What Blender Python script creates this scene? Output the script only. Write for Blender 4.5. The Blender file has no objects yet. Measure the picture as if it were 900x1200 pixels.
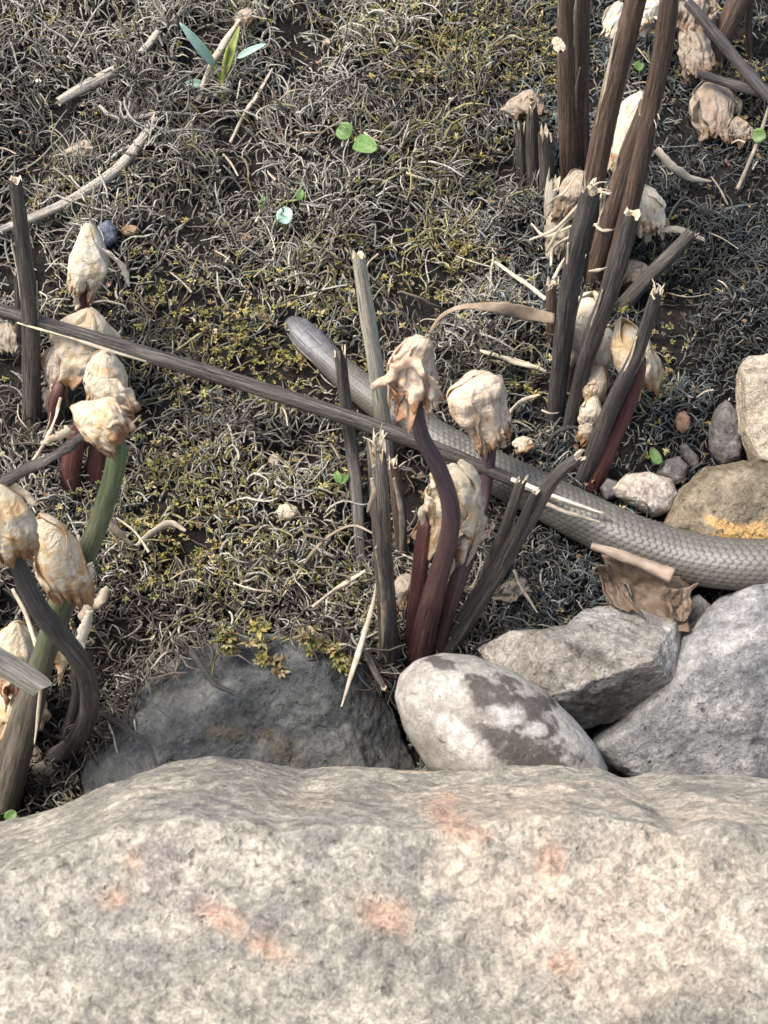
import bpy, math, random
import numpy as np
from mathutils import Vector

random.seed(7)
RNG = np.random.default_rng(11)
SC = bpy.context.scene
COL = SC.collection

# ------------------------------------------------------------------ camera, sky, sun, exposure
PITCH = math.radians(42.0)
CAM = np.array([0.0, -0.669, 0.602])
FPX = 600.0 / math.tan(math.radians(15.0))          # focal length for a picture 1200 high
FWD = np.array([0.0, math.cos(PITCH), -math.sin(PITCH)])
RGT = np.array([1.0, 0.0, 0.0])
UPV = np.array([0.0, math.sin(PITCH), math.cos(PITCH)])

cd = bpy.data.cameras.new("camera")
cd.sensor_fit = 'VERTICAL'
cd.angle = math.radians(30.0)
cd.clip_start = 0.02
cd.clip_end = 200.0
cd.dof.use_dof = True
cd.dof.focus_distance = 0.92
cd.dof.aperture_fstop = 20.0
cam = bpy.data.objects.new("camera", cd)
cam.location = CAM.tolist()
cam.rotation_euler = (math.pi / 2 - PITCH, 0, 0)
COL.objects.link(cam)
SC.camera = cam

SUN_EL, SUN_AZ = math.radians(60.0), math.radians(-105.0)   # azimuth measured from +Y towards +X
w = bpy.data.worlds.new("World")
SC.world = w
w.use_nodes = True
nt = w.node_tree
bg = nt.nodes["Background"]
sky = nt.nodes.new("ShaderNodeTexSky")
sky.sky_type = 'NISHITA'
sky.sun_disc = False
sky.sun_elevation = SUN_EL
sky.sun_rotation = SUN_AZ
sky.air_density = 1.0
sky.dust_density = 4.5
sky.ozone_density = 0.3
nt.links.new(sky.outputs[0], bg.inputs[0])
bg.inputs[1].default_value = 0.11

sd = bpy.data.lights.new("sun", 'SUN')
sd.energy = 1.5
sd.angle = math.radians(24.0)
sd.color = (1.0, 0.975, 0.94)
sun = bpy.data.objects.new("sun", sd)
sdir = Vector((math.sin(SUN_AZ) * math.cos(SUN_EL), math.cos(SUN_AZ) * math.cos(SUN_EL), math.sin(SUN_EL)))
sun.rotation_euler = sdir.to_track_quat('Z', 'Y').to_euler()
sun.location = (sdir * 3).to_tuple()
COL.objects.link(sun)

vs = SC.view_settings
vs.view_transform = 'Standard'
vs.look = 'None'
vs.exposure = 1.75
vs.gamma = 1.0
vs.use_curve_mapping = False
SC.render.engine = 'CYCLES'
SC.cycles.use_denoising = True
SC.cycles.max_bounces = 6
SC.cycles.diffuse_bounces = 3


# ------------------------------------------------------------------ noise (numpy)
def _hash(ix, iy, iz, seed):
    h = (ix * 374761393 + iy * 668265263 + iz * 2147483647 + seed * 974634721) & 0xFFFFFFFF
    h = ((h ^ (h >> 13)) * 1274126177) & 0xFFFFFFFF
    h = (h ^ (h >> 16)) & 0xFFFFFFFF
    h = (h * 2246822519) & 0xFFFFFFFF
    return ((h ^ (h >> 15)) & 0xFFFFFF) / float(0xFFFFFF) * 2 - 1


def vnoise(p, seed=0):
    p = np.asarray(p, float)
    i = np.floor(p).astype(np.int64)
    f = p - i
    f = f * f * f * (f * (f * 6 - 15) + 10)
    out = 0
    for a in (0, 1):
        for b in (0, 1):
            for c in (0, 1):
                wgt = (f[:, 0] if a else 1 - f[:, 0]) * (f[:, 1] if b else 1 - f[:, 1]) * (f[:, 2] if c else 1 - f[:, 2])
                out = out + wgt * _hash(i[:, 0] + a, i[:, 1] + b, i[:, 2] + c, seed)
    return out


def fbm(p, seed=0, octs=4, gain=0.5):
    p = np.asarray(p, float)
    s, amp, tot = 0, 1.0, 0.0
    for k in range(octs):
        s = s + amp * vnoise(p * (2.03 ** k) + 17.3 * k, seed + k)
        tot += amp
        amp *= gain
    return s / tot


def sstep(a, b, x):
    t = np.clip((x - a) / (b - a), 0, 1)
    return t * t * (3 - 2 * t)


# ------------------------------------------------------------------ terrain and picture-to-place helpers
def ground_z(x, y):
    x = np.asarray(x, float)
    y = np.asarray(y, float)
    up = np.where(y > 0.8, 0.288 + 0.08 * np.tanh((y - 0.8) / 0.3), 0.36 * y)
    base = np.where(y < -0.1, -0.036 + 0.06 * (y + 0.1), up)
    base = base - 0.03 * sstep(-0.05, -0.1, y)
    P = np.stack([x * 13, y * 13, np.zeros_like(x)], -1).reshape(-1, 3)
    b = fbm(P, 3, 4, 0.55).reshape(x.shape)
    P2 = np.stack([x * 42, y * 42, np.zeros_like(x) + 4], -1).reshape(-1, 3)
    b = b + 0.55 * vnoise(P2, 19).reshape(x.shape) * sstep(-0.12, -0.04, y)
    return base + 0.010 * b * np.exp(-np.maximum(0, np.hypot(x, y) - 1.0))


def ray(px, py):
    return FWD + RGT * (px - 450.0) / FPX + UPV * (600.0 - py) / FPX


_T = np.linspace(0.45, 2.2, 1200)


def G(px, py, h=0.0):
    """point where the line of sight meets the ground raised by h"""
    d = ray(px, py)
    P = CAM + _T[:, None] * d
    below = P[:, 2] < ground_z(P[:, 0], P[:, 1]) + h
    k = int(np.argmax(below))
    if k == 0:
        k = 1
    lo, hi = _T[k - 1], _T[k]
    for _ in range(2):
        ts = np.linspace(lo, hi, 9)
        Q = CAM + ts[:, None] * d
        bb = Q[:, 2] < ground_z(Q[:, 0], Q[:, 1]) + h
        j = max(1, int(np.argmax(bb)))
        lo, hi = ts[j - 1], ts[j]
    return CAM + 0.5 * (lo + hi) * d


def V(px, py, y0):
    """point on the upright plane y = y0 along the line of sight"""
    d = ray(px, py)
    return CAM + d * ((y0 - CAM[1]) / d[1])


def D(px, py, depth):
    return CAM + ray(px, py) * depth


def depth_of(p):
    return float(np.dot(np.asarray(p) - CAM, FWD))


def project(P):
    q = P - CAM
    z = q @ FWD
    return 450 + FPX * (q @ RGT) / z, 600 - FPX * (q @ UPV) / z


def gz(p):
    return float(ground_z(np.array([p[0]]), np.array([p[1]]))[0])


# ------------------------------------------------------------------ mesh helpers
def mesh_obj(name, verts, quads=None, tris=None, mat=None, parent=None, smooth=True, attrs=None, mats=None, matidx=None):
    me = bpy.data.meshes.new(name)
    verts = np.asarray(verts, np.float32)
    q = np.zeros((0, 4), np.int32) if quads is None or len(quads) == 0 else np.asarray(quads, np.int32)
    t = np.zeros((0, 3), np.int32) if tris is None or len(tris) == 0 else np.asarray(tris, np.int32)
    me.vertices.add(len(verts))
    me.vertices.foreach_set("co", verts.ravel())
    nl = q.size + t.size
    me.loops.add(nl)
    me.loops.foreach_set("vertex_index", np.concatenate([q.ravel(), t.ravel()]).astype(np.int32))
    me.polygons.add(len(q) + len(t))
    starts = np.concatenate([np.arange(len(q)) * 4, q.size + np.arange(len(t)) * 3]).astype(np.int32)
    me.polygons.foreach_set("loop_start", starts)
    if mats:
        for m in mats:
            me.materials.append(m)
        if matidx is not None:
            me.polygons.foreach_set("material_index", np.asarray(matidx, np.int32))
    elif mat:
        me.materials.append(mat)
    me.update(calc_edges=True)
    me.validate()
    me.polygons.foreach_set("use_smooth", np.full(len(me.polygons), bool(smooth)))
    if attrs:
        for k, v in attrs.items():
            v = np.asarray(v, np.float32)
            if v.ndim == 1:
                a = me.attributes.new(k, 'FLOAT', 'POINT')
                a.data.foreach_set("value", v)
            elif v.shape[1] == 3:
                a = me.attributes.new(k, 'FLOAT_VECTOR', 'POINT')
                a.data.foreach_set("vector", v.ravel())
            else:
                a = me.attributes.new(k, 'FLOAT_COLOR', 'POINT')
                a.data.foreach_set("color", v.ravel())
    o = bpy.data.objects.new(name, me)
    COL.objects.link(o)
    if parent is not None:
        o.parent = parent
        o.matrix_parent_inverse = parent.matrix_basis.inverted()
    return o


def tag(o, label, cat, group=None):
    o["label"] = label
    o["category"] = cat
    if group:
        o["group"] = group
    return o


def thing(name, label, cat, loc, group=None):
    o = bpy.data.objects.new(name, None)
    o.empty_display_size = 0.01
    o.location = (float(loc[0]), float(loc[1]), float(loc[2]))
    COL.objects.link(o)
    return tag(o, label, cat, group)


def catmull(pts, n):
    P = np.asarray(pts, float)
    if len(P) == 2:
        t = np.linspace(0, 1, n)[:, None]
        return P[0] * (1 - t) + P[1] * t
    Q = np.vstack([2 * P[0] - P[1], P, 2 * P[-1] - P[-2]])
    m = len(P) - 1
    u = np.linspace(0, m - 1e-9, n * 4)
    k = u.astype(int)
    f = (u - k)[:, None]
    a, b, c, d = Q[k], Q[k + 1], Q[k + 2], Q[k + 3]
    C = 0.5 * ((2 * b) + (-a + c) * f + (2 * a - 5 * b + 4 * c - d) * f ** 2 + (-a + 3 * b - 3 * c + d) * f ** 3)
    s = np.concatenate([[0], np.cumsum(np.linalg.norm(np.diff(C, axis=0), axis=1))])
    t = np.linspace(0, s[-1], n)
    return np.stack([np.interp(t, s, C[:, j]) for j in range(3)], -1)


def frames(C, ref=None):
    n = len(C)
    T = np.gradient(C, axis=0)
    T /= np.linalg.norm(T, axis=1)[:, None] + 1e-12
    A = np.zeros_like(C)
    r = np.array(ref if ref is not None else [0.3, -0.8, 0.52])
    a = r - T[0] * (r @ T[0])
    if np.linalg.norm(a) < 1e-3:
        a = np.array([1.0, 0, 0]) - T[0] * T[0][0]
    A[0] = a / np.linalg.norm(a)
    for i in range(1, n):
        a = A[i - 1] - T[i] * (A[i - 1] @ T[i])
        A[i] = a / (np.linalg.norm(a) + 1e-12)
    return T, A, np.cross(T, A)


def tube_data(C, R, nseg=16, seed=0, groove=0.06, lump=0.05, ngroove=6, ragged=0.0, squash=1.0):
    """a tube with lengthwise grooves; its end may be ragged. Returns verts, quads, attrs"""
    n = len(C)
    T, A, B = frames(C)
    s = np.concatenate([[0], np.cumsum(np.linalg.norm(np.diff(C, axis=0), axis=1))])
    ang = np.linspace(0, 2 * math.pi, nseg, endpoint=False)
    S, AN = np.meshgrid(s, ang, indexing='ij')
    ca, sa = np.cos(AN), np.sin(AN)
    rr = np.asarray(R)[:, None] * np.ones_like(AN)
    P3 = np.stack([ca * 1.7, sa * 1.7, S * 40], -1).reshape(-1, 3)
    r0 = np.asarray(R).mean()
    lum = fbm(P3, seed, 3).reshape(S.shape)
    P4 = np.stack([ca * ngroove * 0.6, sa * ngroove * 0.6, S * 9], -1).reshape(-1, 3)
    gr = vnoise(P4, seed + 5).reshape(S.shape)
    rr = rr * (1 + lump * 1.6 * lum + groove * 1.6 * gr)
    off = np.zeros_like(S)
    if ragged > 0:
        rag = vnoise(np.stack([ca[0] * 2.6, sa[0] * 2.6, 0 * ca[0]], -1), seed + 9) * ragged * r0
        wgt = sstep(s[-1] - 3 * r0, s[-1], s)[:, None]
        off = wgt * rag[None, :]
    Vt = C[:, None, :] + rr[..., None] * (ca[..., None] * A[:, None, :] + squash * sa[..., None] * B[:, None, :]) + off[..., None] * T[:, None, :]
    idx = np.arange(n * nseg).reshape(n, nseg)
    q = np.stack([idx[:-1], np.roll(idx, -1, 1)[:-1], np.roll(idx, -1, 1)[1:], idx[1:]], -1).reshape(-1, 4)
    tc = np.stack([ca, sa, S * 12], -1).reshape(-1, 3) + seed * 3.7
    att = {"tc": tc, "t": (S / s[-1]).ravel()}
    return Vt.reshape(-1, 3), q, att, idx, T, A, B


def end_fill(Vt, idx_row, T, depth, seed=0):
    """a hollow or solid end: an inner ring and a sunk centre"""
    ring = Vt[idx_row]
    c = ring.mean(0)
    rng = np.random.default_rng(seed)
    inner = c + (ring - c) * 0.72 - T * depth * (0.2 + 0.5 * rng.random(len(ring)))[:, None]
    cen = c - T * depth
    return ring, inner, cen


def solidify(o, th):
    m = o.modifiers.new("thickness", 'SOLIDIFY')
    m.thickness = th
    m.offset = 0
    return o


# ------------------------------------------------------------------ materials
class NB:
    def __init__(self, name):
        self.m = bpy.data.materials.new(name)
        self.m.use_nodes = True
        self.nt = self.m.node_tree
        self.b = self.nt.nodes["Principled BSDF"]

    def n(self, kind, **kw):
        nd = self.nt.nodes.new(kind)
        for k, v in kw.items():
            setattr(nd, k, v)
        return nd

    def l(self, a, b):
        self.nt.links.new(a, b)

    def coord(self, attr=None, scale=(1, 1, 1)):
        if attr:
            o = self.n("ShaderNodeAttribute", attribute_name=attr).outputs["Vector"]
        else:
            o = self.n("ShaderNodeTexCoord").outputs["Object"]
        mp = self.n("ShaderNodeMapping")
        mp.inputs["Scale"].default_value = scale
        self.l(o, mp.inputs["Vector"])
        return mp.outputs[0]

    def noise(self, vec, scale, detail=4, rough=0.55, dist=0.0):
        nd = self.n("ShaderNodeTexNoise")
        nd.inputs["Scale"].default_value = scale
        nd.inputs["Detail"].default_value = detail
        nd.inputs["Roughness"].default_value = rough
        nd.inputs["Distortion"].default_value = dist
        self.l(vec, nd.inputs["Vector"])
        return nd.outputs["Fac"]

    def ramp(self, fac, stops):
        r = self.n("ShaderNodeValToRGB")
        el = r.color_ramp.elements
        while len(el) < len(stops):
            el.new(0.5)
        for e, (p, c) in zip(el, stops):
            e.position = p
            e.color = (c[0], c[1], c[2], 1) if not isinstance(c, (int, float)) else (c, c, c, 1)
        self.l(fac, r.inputs[0])
        return r.outputs[0]

    def mix(self, fac, a, b, mode='MIX'):
        x = self.n("ShaderNodeMix", data_type='RGBA', blend_type=mode)
        for sock, v in ((x.inputs["Factor"], fac), (x.inputs["A"], a), (x.inputs["B"], b)):
            if isinstance(v, (int, float)):
                sock.default_value = v
            elif isinstance(v, tuple):
                sock.default_value = (v[0], v[1], v[2], 1)
            else:
                self.l(v, sock)
        return x.outputs["Result"]

    def math(self, op, a, b=0.0):
        x = self.n("ShaderNodeMath", operation=op)
        for sock, v in ((x.inputs[0], a), (x.inputs[1], b)):
            if isinstance(v, (int, float)):
                sock.default_value = v
            else:
                self.l(v, sock)
        return x.outputs[0]

    def attr(self, name, out="Fac"):
        return self.n("ShaderNodeAttribute", attribute_name=name).outputs[out]

    def rnd(self):
        return self.n("ShaderNodeObjectInfo").outputs["Random"]

    def bump(self, h, dist, strength=1.0, prev=None):
        b = self.n("ShaderNodeBump")
        b.inputs["Strength"].default_value = strength
        b.inputs["Distance"].default_value = dist
        self.l(h, b.inputs["Height"])
        if prev is not None:
            self.l(prev, b.inputs["Normal"])
        return b.outputs[0]

    def done(self, col, rough=0.7, nrm=None, spec=0.35, sss=None, transl=None):
        if isinstance(col, tuple):
            self.b.inputs["Base Color"].default_value = (*col, 1)
        else:
            self.l(col, self.b.inputs["Base Color"])
        if isinstance(rough, (int, float)):
            self.b.inputs["Roughness"].default_value = rough
        else:
            self.l(rough, self.b.inputs["Roughness"])
        self.b.inputs["Specular IOR Level"].default_value = spec
        if nrm is not None:
            self.l(nrm, self.b.inputs["Normal"])
        if transl:
            tr = self.n("ShaderNodeBsdfTranslucent")
            if isinstance(col, tuple):
                tr.inputs[0].default_value = (*col, 1)
            else:
                self.l(col, tr.inputs[0])
            mx = self.n("ShaderNodeMixShader")
            mx.inputs[0].default_value = transl
            self.l(self.b.outputs[0], mx.inputs[1])
            self.l(tr.outputs[0], mx.inputs[2])
            self.l(mx.outputs[0], self.nt.nodes["Material Output"].inputs[0])
        return self.m


def mat_soil():
    b = NB("soil")
    v = b.coord()
    c = b.ramp(b.noise(v, 90, 6, 0.65), [(0.3, (0.004, 0.0035, 0.003)), (0.55, (0.010, 0.0085, 0.007)), (0.8, (0.028, 0.023, 0.018))])
    h = b.noise(v, 500, 4)
    return b.done(c, 0.9, b.bump(h, 0.002), 0.2)


def mat_strand(name="strand", rough=0.75):
    b = NB(name)
    v = b.coord()
    c = b.mix(b.ramp(b.noise(v, 700, 2), [(0.35, 0.0), (0.7, 0.6)]), b.attr("col", "Color"), (0.05, 0.042, 0.032))
    return b.done(c, rough, None, 0.22)


def mat_stem(name, dark, mid, light, rough=0.6, streak=1.0, mottle=0.4, tip=None, tip_at=(0.4, 0.9), bumpd=0.0006, scar=0.55):
    """streaked, scuffed stalk: streaks along it, dark blots, bleached scars, a rubbed sheen"""
    b = NB(name)
    v = b.coord("tc", (2.8 * streak, 2.8 * streak, 2.6))
    f = b.noise(v, 1.3, 8, 0.72, 0.6)
    c = b.ramp(f, [(0.32, dark), (0.5, mid), (0.68, light)])
    if tip:
        f2 = b.ramp(b.attr("t"), [(tip_at[0], 0.0), (tip_at[1], 1.0)])
        c2 = b.ramp(f, [(0.3, tuple(x * 0.65 for x in tip)), (0.55, tip), (0.75, tuple(min(1, x * 1.35) for x in tip))])
        c = b.mix(f2, c, c2)
    v2 = b.coord("tc", (1.0, 1.0, 2.6))
    blot = b.ramp(b.noise(v2, 1.3, 6, 0.7, 0.5), [(0.44, 0.0), (0.64, mottle)])
    c = b.mix(blot, c, tuple(x * 0.4 for x in dark))
    sc_ = b.noise(b.coord("tc", (1.7, 1.7, 2.4)), 2.0, 8, 0.75, 1.0)
    c = b.mix(b.ramp(sc_, [(0.56, 0.0), (0.66, scar)]), c, tuple(min(0.6, x * 1.55) for x in light))
    fine = b.noise(b.coord("tc", (9, 9, 9.0)), 1.5, 5, 0.7, 0.4)
    c = b.mix(0.6, c, b.ramp(fine, [(0.3, 0.15), (0.7, 0.9)]), 'OVERLAY')
    crk = b.math('ABSOLUTE', b.math('SUBTRACT', b.noise(b.coord("tc", (4.2, 4.2, 1.1)), 1.2, 6, 0.6, 0.3), 0.5))
    c = b.mix(b.ramp(crk, [(0.0, 0.75), (0.018, 0.0)]), c, tuple(x * 0.3 for x in dark))
    r = b.rnd()
    c = b.mix(0.5, c, b.ramp(r, [(0.0, 0.38), (1.0, 0.62)]), 'OVERLAY')
    nr = b.bump(f, bumpd, 0.9)
    nr = b.bump(sc_, bumpd * 0.8, 0.9, nr)
    nr = b.bump(fine, bumpd * 0.6, 0.9, nr)
    nr = b.bump(b.ramp(crk, [(0.0, 0.0), (0.03, 1.0)]), bumpd * 0.5, 0.9, nr)
    return b.done(c, rough, nr, 0.4)


def mat_plain(name, c1, c2, scale=300, rough=0.7, transl=None, attr=None, spec=0.3, bumpd=0.0004):
    b = NB(name)
    v = b.coord(attr) if attr else b.coord()
    f = b.noise(v, scale, 4, 0.6)
    c = b.ramp(f, [(0.3, c1), (0.7, c2)])
    return b.done(c, rough, b.bump(f, bumpd), spec, transl=transl)


def mat_husk(name, pale, warm, brown, hem_w=0.35, transl=0.4):
    """papery bract, browned along its torn hem"""
    b = NB(name)
    v = b.coord()
    n1 = b.noise(v, 120, 5, 0.6, 0.6)
    c = b.ramp(n1, [(0.33, tuple(x * 0.86 for x in pale)), (0.5, pale), (0.66, warm)])
    hem = b.math('ADD', b.attr("hem"), b.math('MULTIPLY', b.math('SUBTRACT', b.noise(v, 170, 4, 0.6), 0.5), 1.5))
    c = b.mix(b.ramp(hem, [(hem_w, 0.0), (hem_w + 0.45, 0.85)]), c, brown)
    vein = b.noise(b.coord("tc", (3.4, 3.4, 0.8)), 2.2, 5, 0.65)
    c = b.mix(0.45, c, b.ramp(vein, [(0.32, 0.34), (0.6, 0.62)]), 'OVERLAY')
    spk = b.ramp(b.noise(v, 420, 3), [(0.64, 0.0), (0.74, 0.7)])
    c = b.mix(spk, c, tuple(x * 0.6 for x in brown))
    ck = b.math('ABSOLUTE', b.math('SUBTRACT', b.noise(v, 150, 5, 0.6, 0.8), 0.5))
    c = b.mix(b.ramp(ck, [(0.0, 0.10), (0.03, 0.0)]), c, tuple(x * 0.8 for x in brown))
    h = b.bump(vein, 0.0008, 0.9)
    h = b.bump(b.ramp(ck, [(0.0, 0.0), (0.16, 1.0)]), 0.0007, 0.7, h)
    h = b.bump(b.noise(v, 420, 4), 0.0004, 0.6, h)
    return b.done(c, 0.75, h, 0.25, transl=transl)


def mat_rock(name, cols, scale=45, grain=320, patches=(), speck=None, bumpd=0.0012, rough=0.8, mid=0.5, gstr=0.5, stain=()):
    """mottled stone: cols dark, mid, light; patches (scale, threshold, colour, strength, seed offset)"""
    b = NB(name)
    v = b.coord()
    big = b.noise(v, scale, 6, 0.62, 0.5)
    c = b.ramp(big, [(mid - 0.19, cols[0]), (mid, cols[1]), (mid + 0.17, cols[2])])
    for (sc_, th, colr, st, off) in patches:
        mp = b.n("ShaderNodeMapping")
        mp.inputs["Location"].default_value = (off, off * 0.7, off * 1.3)
        b.l(v, mp.inputs["Vector"])
        f = b.ramp(b.noise(mp.outputs[0], sc_, 5, 0.6, 0.4), [(th, 0.0), (th + 0.09, st)])
        c = b.mix(f, c, colr)
    for (key, colr, st) in stain:
        tex = b.ramp(b.noise(v, grain * .6, 4, 0.65), [(0.3, 0.45), (0.6, 1.0)])
        c = b.mix(b.math('MULTIPLY', b.math('MULTIPLY', b.attr(key), st), tex), c, colr)
    g1 = b.noise(v, grain, 5, 0.7, 0.8)
    c = b.mix(gstr, c, b.ramp(g1, [(0.34, 0.12), (0.5, 0.5), (0.66, 0.9)]), 'OVERLAY')
    g2 = b.noise(v, grain * 3.4, 4, 0.7)
    c = b.mix(gstr * 0.7, c, b.ramp(g2, [(0.34, 0.2), (0.66, 0.82)]), 'OVERLAY')
    if speck:
        f = b.ramp(b.noise(v, grain * 1.5, 2), [(0.66, 0.0), (0.72, speck[1])])
        c = b.mix(f, c, speck[0])
    nr = b.bump(b.noise(v, scale * 3, 6, 0.65), bumpd * 2.2, 0.8)
    nr = b.bump(g1, bumpd, 0.8, nr)
    nr = b.bump(g2, bumpd * .35, 0.8, nr)
    pit = b.ramp(b.noise(v, grain * .9, 3, .6, .5), [(0.27, 1.0), (0.36, 0.0)])
    c = b.mix(b.math('MULTIPLY', pit, .55), c, tuple(x * .35 for x in cols[0]))
    nr = b.bump(pit, -bumpd * .8, 0.8, nr)
    return b.done(c, rough, nr, 0.35)


MAT = {}
MAT['soil'] = mat_soil()
MAT['strand'] = mat_strand()
MAT['grey'] = mat_stem("weathered_grey_stem", (0.034, 0.029, 0.024), (0.090, 0.078, 0.065), (0.19, 0.17, 0.143), 0.42)
MAT['brown'] = mat_stem("brown_stem", (0.048, 0.031, 0.022), (0.115, 0.078, 0.056), (0.21, 0.150, 0.112), 0.40, mottle=.25, scar=.4)
MAT['slate'] = mat_stem("slate_dark_stem", (0.030, 0.026, 0.024), (0.078, 0.069, 0.063), (0.155, 0.140, 0.128), 0.40)
MAT['tan'] = mat_stem("pale_tan_stem", (0.36, 0.32, 0.245), (0.50, 0.45, 0.355), (0.62, 0.57, 0.46), 0.6, mottle=0.10, scar=.3)
MAT['purple'] = mat_stem("purple_shoot", (0.050, 0.024, 0.020), (0.088, 0.044, 0.038), (0.14, 0.080, 0.068), 0.4, mottle=0.2, tip=(0.078, 0.054, 0.060), tip_at=(0.3, 0.8), bumpd=0.0002, scar=.2)
MAT['red'] = mat_stem("red_shoot", (0.052, 0.020, 0.017), (0.092, 0.036, 0.032), (0.15, 0.070, 0.060), 0.42, mottle=0.3, bumpd=0.0002, scar=.25)
MAT['green'] = mat_stem("green_shoot", (0.055, 0.044, 0.034), (0.105, 0.090, 0.070), (0.18, 0.160, 0.128), 0.42, mottle=0.2, tip=(0.115, 0.150, 0.068), tip_at=(0.62, 0.95), bumpd=0.0002, scar=.15)
MAT['pith'] = mat_plain("pale_pith", (0.30, 0.24, 0.15), (0.62, 0.54, 0.40), 500, 0.85, attr=None)
MAT['wood'] = mat_plain("split_wood", (0.42, 0.36, 0.27), (0.66, 0.60, 0.50), 350, 0.75)
MAT['straw'] = mat_plain("dry_straw", (0.26, 0.215, 0.15), (0.46, 0.40, 0.30), 250, 0.6)
MAT['straw_dark'] = mat_plain("old_straw", (0.13, 0.105, 0.075), (0.30, 0.25, 0.18), 250, 0.65)
MAT['root'] = mat_stem("bleached_root", (0.28, 0.245, 0.195), (0.45, 0.40, 0.325), (0.60, 0.54, 0.45), 0.6, mottle=0.3)
MAT['husk'] = mat_husk("papery_husk", (0.82, 0.72, 0.55), (0.76, 0.57, 0.33), (0.38, 0.17, 0.05), 0.6)
MAT['husk_white'] = mat_husk("bleached_husk", (0.84, 0.77, 0.63), (0.78, 0.64, 0.43), (0.42, 0.23, 0.09), 0.82)
MAT['husk_pink'] = mat_husk("rosy_husk", (0.80, 0.67, 0.52), (0.76, 0.54, 0.34), (0.42, 0.20, 0.08), 0.66)
MAT['husk_brown'] = mat_husk("browned_husk", (0.82, 0.72, 0.53), (0.74, 0.50, 0.24), (0.38, 0.15, 0.04), 0.52)
MAT['tatter'] = mat_husk("tattered_paper", (0.50, 0.42, 0.33), (0.44, 0.33, 0.23), (0.20, 0.11, 0.06), 0.6)
MAT['blade'] = mat_plain("dry_leaf_blade", (0.20, 0.14, 0.09), (0.36, 0.28, 0.20), 160, 0.65, transl=0.15)
MAT['leaf_brown'] = mat_rock("dead_leaf_brown", ((0.070, 0.046, 0.029), (0.125, 0.086, 0.056), (0.19, 0.138, 0.096)), 60, 300, bumpd=0.0003, gstr=0.25, rough=0.6)
MAT['leaf_pale'] = mat_plain("dead_leaf_underside", (0.20, 0.145, 0.10), (0.34, 0.265, 0.20), 200, 0.6)
MAT['green_leaf'] = mat_plain("fresh_green_leaf", (0.085, 0.165, 0.04), (0.17, 0.27, 0.085), 500, 0.4, transl=0.3)
MAT['blue_leaf'] = mat_plain("bluish_seedling_leaf", (0.26, 0.42, 0.32), (0.38, 0.52, 0.43), 200, 0.35, transl=0.2)
MAT['sprout'] = mat_plain("sprout_stalk", (0.16, 0.20, 0.05), (0.28, 0.30, 0.09), 200, 0.5)
MAT['mossleaf'] = mat_strand("moss_leaf", 0.5)

# ------------------------------------------------------------------ ground
def build_ground():
    def axis(lo, hi, n, k):
        u = np.linspace(-1, 1, n)
        s = np.sinh(u * k) / math.sinh(k)
        return np.where(s < 0, -s * lo, s * hi)
    xs = axis(-6, 6, 340, 4.2)
    ys = axis(-4, 9, 360, 4.2)
    X, Y = np.meshgrid(xs, ys, indexing='ij')
    Z = ground_z(X, Y)
    Z = Z + 0.002 * fbm(np.stack([X * 90, Y * 90, 0 * X], -1).reshape(-1, 3), 8, 3).reshape(X.shape)
    idx = np.arange(X.size).reshape(X.shape)
    q = np.stack([idx[:-1, :-1], idx[1:, :-1], idx[1:, 1:], idx[:-1, 1:]], -1).reshape(-1, 4)
    o = mesh_obj("ground", np.stack([X, Y, Z], -1).reshape(-1, 3), q, None, MAT['soil'])
    o["kind"] = "structure"


build_ground()

# ------------------------------------------------------------------ rocks
ROCKS = []


def icosphere(sub):
    t = (1 + 5 ** 0.5) / 2
    v = [(-1, t, 0), (1, t, 0), (-1, -t, 0), (1, -t, 0), (0, -1, t), (0, 1, t), (0, -1, -t), (0, 1, -t), (t, 0, -1), (t, 0, 1), (-t, 0, -1), (-t, 0, 1)]
    f = [(0, 11, 5), (0, 5, 1), (0, 1, 7), (0, 7, 10), (0, 10, 11), (1, 5, 9), (5, 11, 4), (11, 10, 2), (10, 7, 6), (7, 1, 8), (3, 9, 4), (3, 4, 2), (3, 2, 6), (3, 6, 8), (3, 8, 9), (4, 9, 5), (2, 4, 11), (6, 2, 10), (8, 6, 7), (9, 8, 1)]
    v = np.array(v, float)
    v /= np.linalg.norm(v, axis=1)[:, None]
    f = np.array(f)
    for _ in range(sub):
        e = np.sort(np.concatenate([f[:, [0, 1]], f[:, [1, 2]], f[:, [2, 0]]]), axis=1)
        u, inv = np.unique(e, axis=0, return_inverse=True)
        inv = inv.reshape(-1)
        m = v[u].mean(1)
        m /= np.linalg.norm(m, axis=1)[:, None]
        n0, nf = len(v), len(f)
        a, b, c = n0 + inv[:nf], n0 + inv[nf:2 * nf], n0 + inv[2 * nf:]
        v = np.vstack([v, m])
        f = np.concatenate([np.stack([f[:, 0], a, c], -1), np.stack([f[:, 1], b, a], -1), np.stack([f[:, 2], c, b], -1), np.stack([a, b, c], -1)])
    return v, f


_ICO = {}


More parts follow.
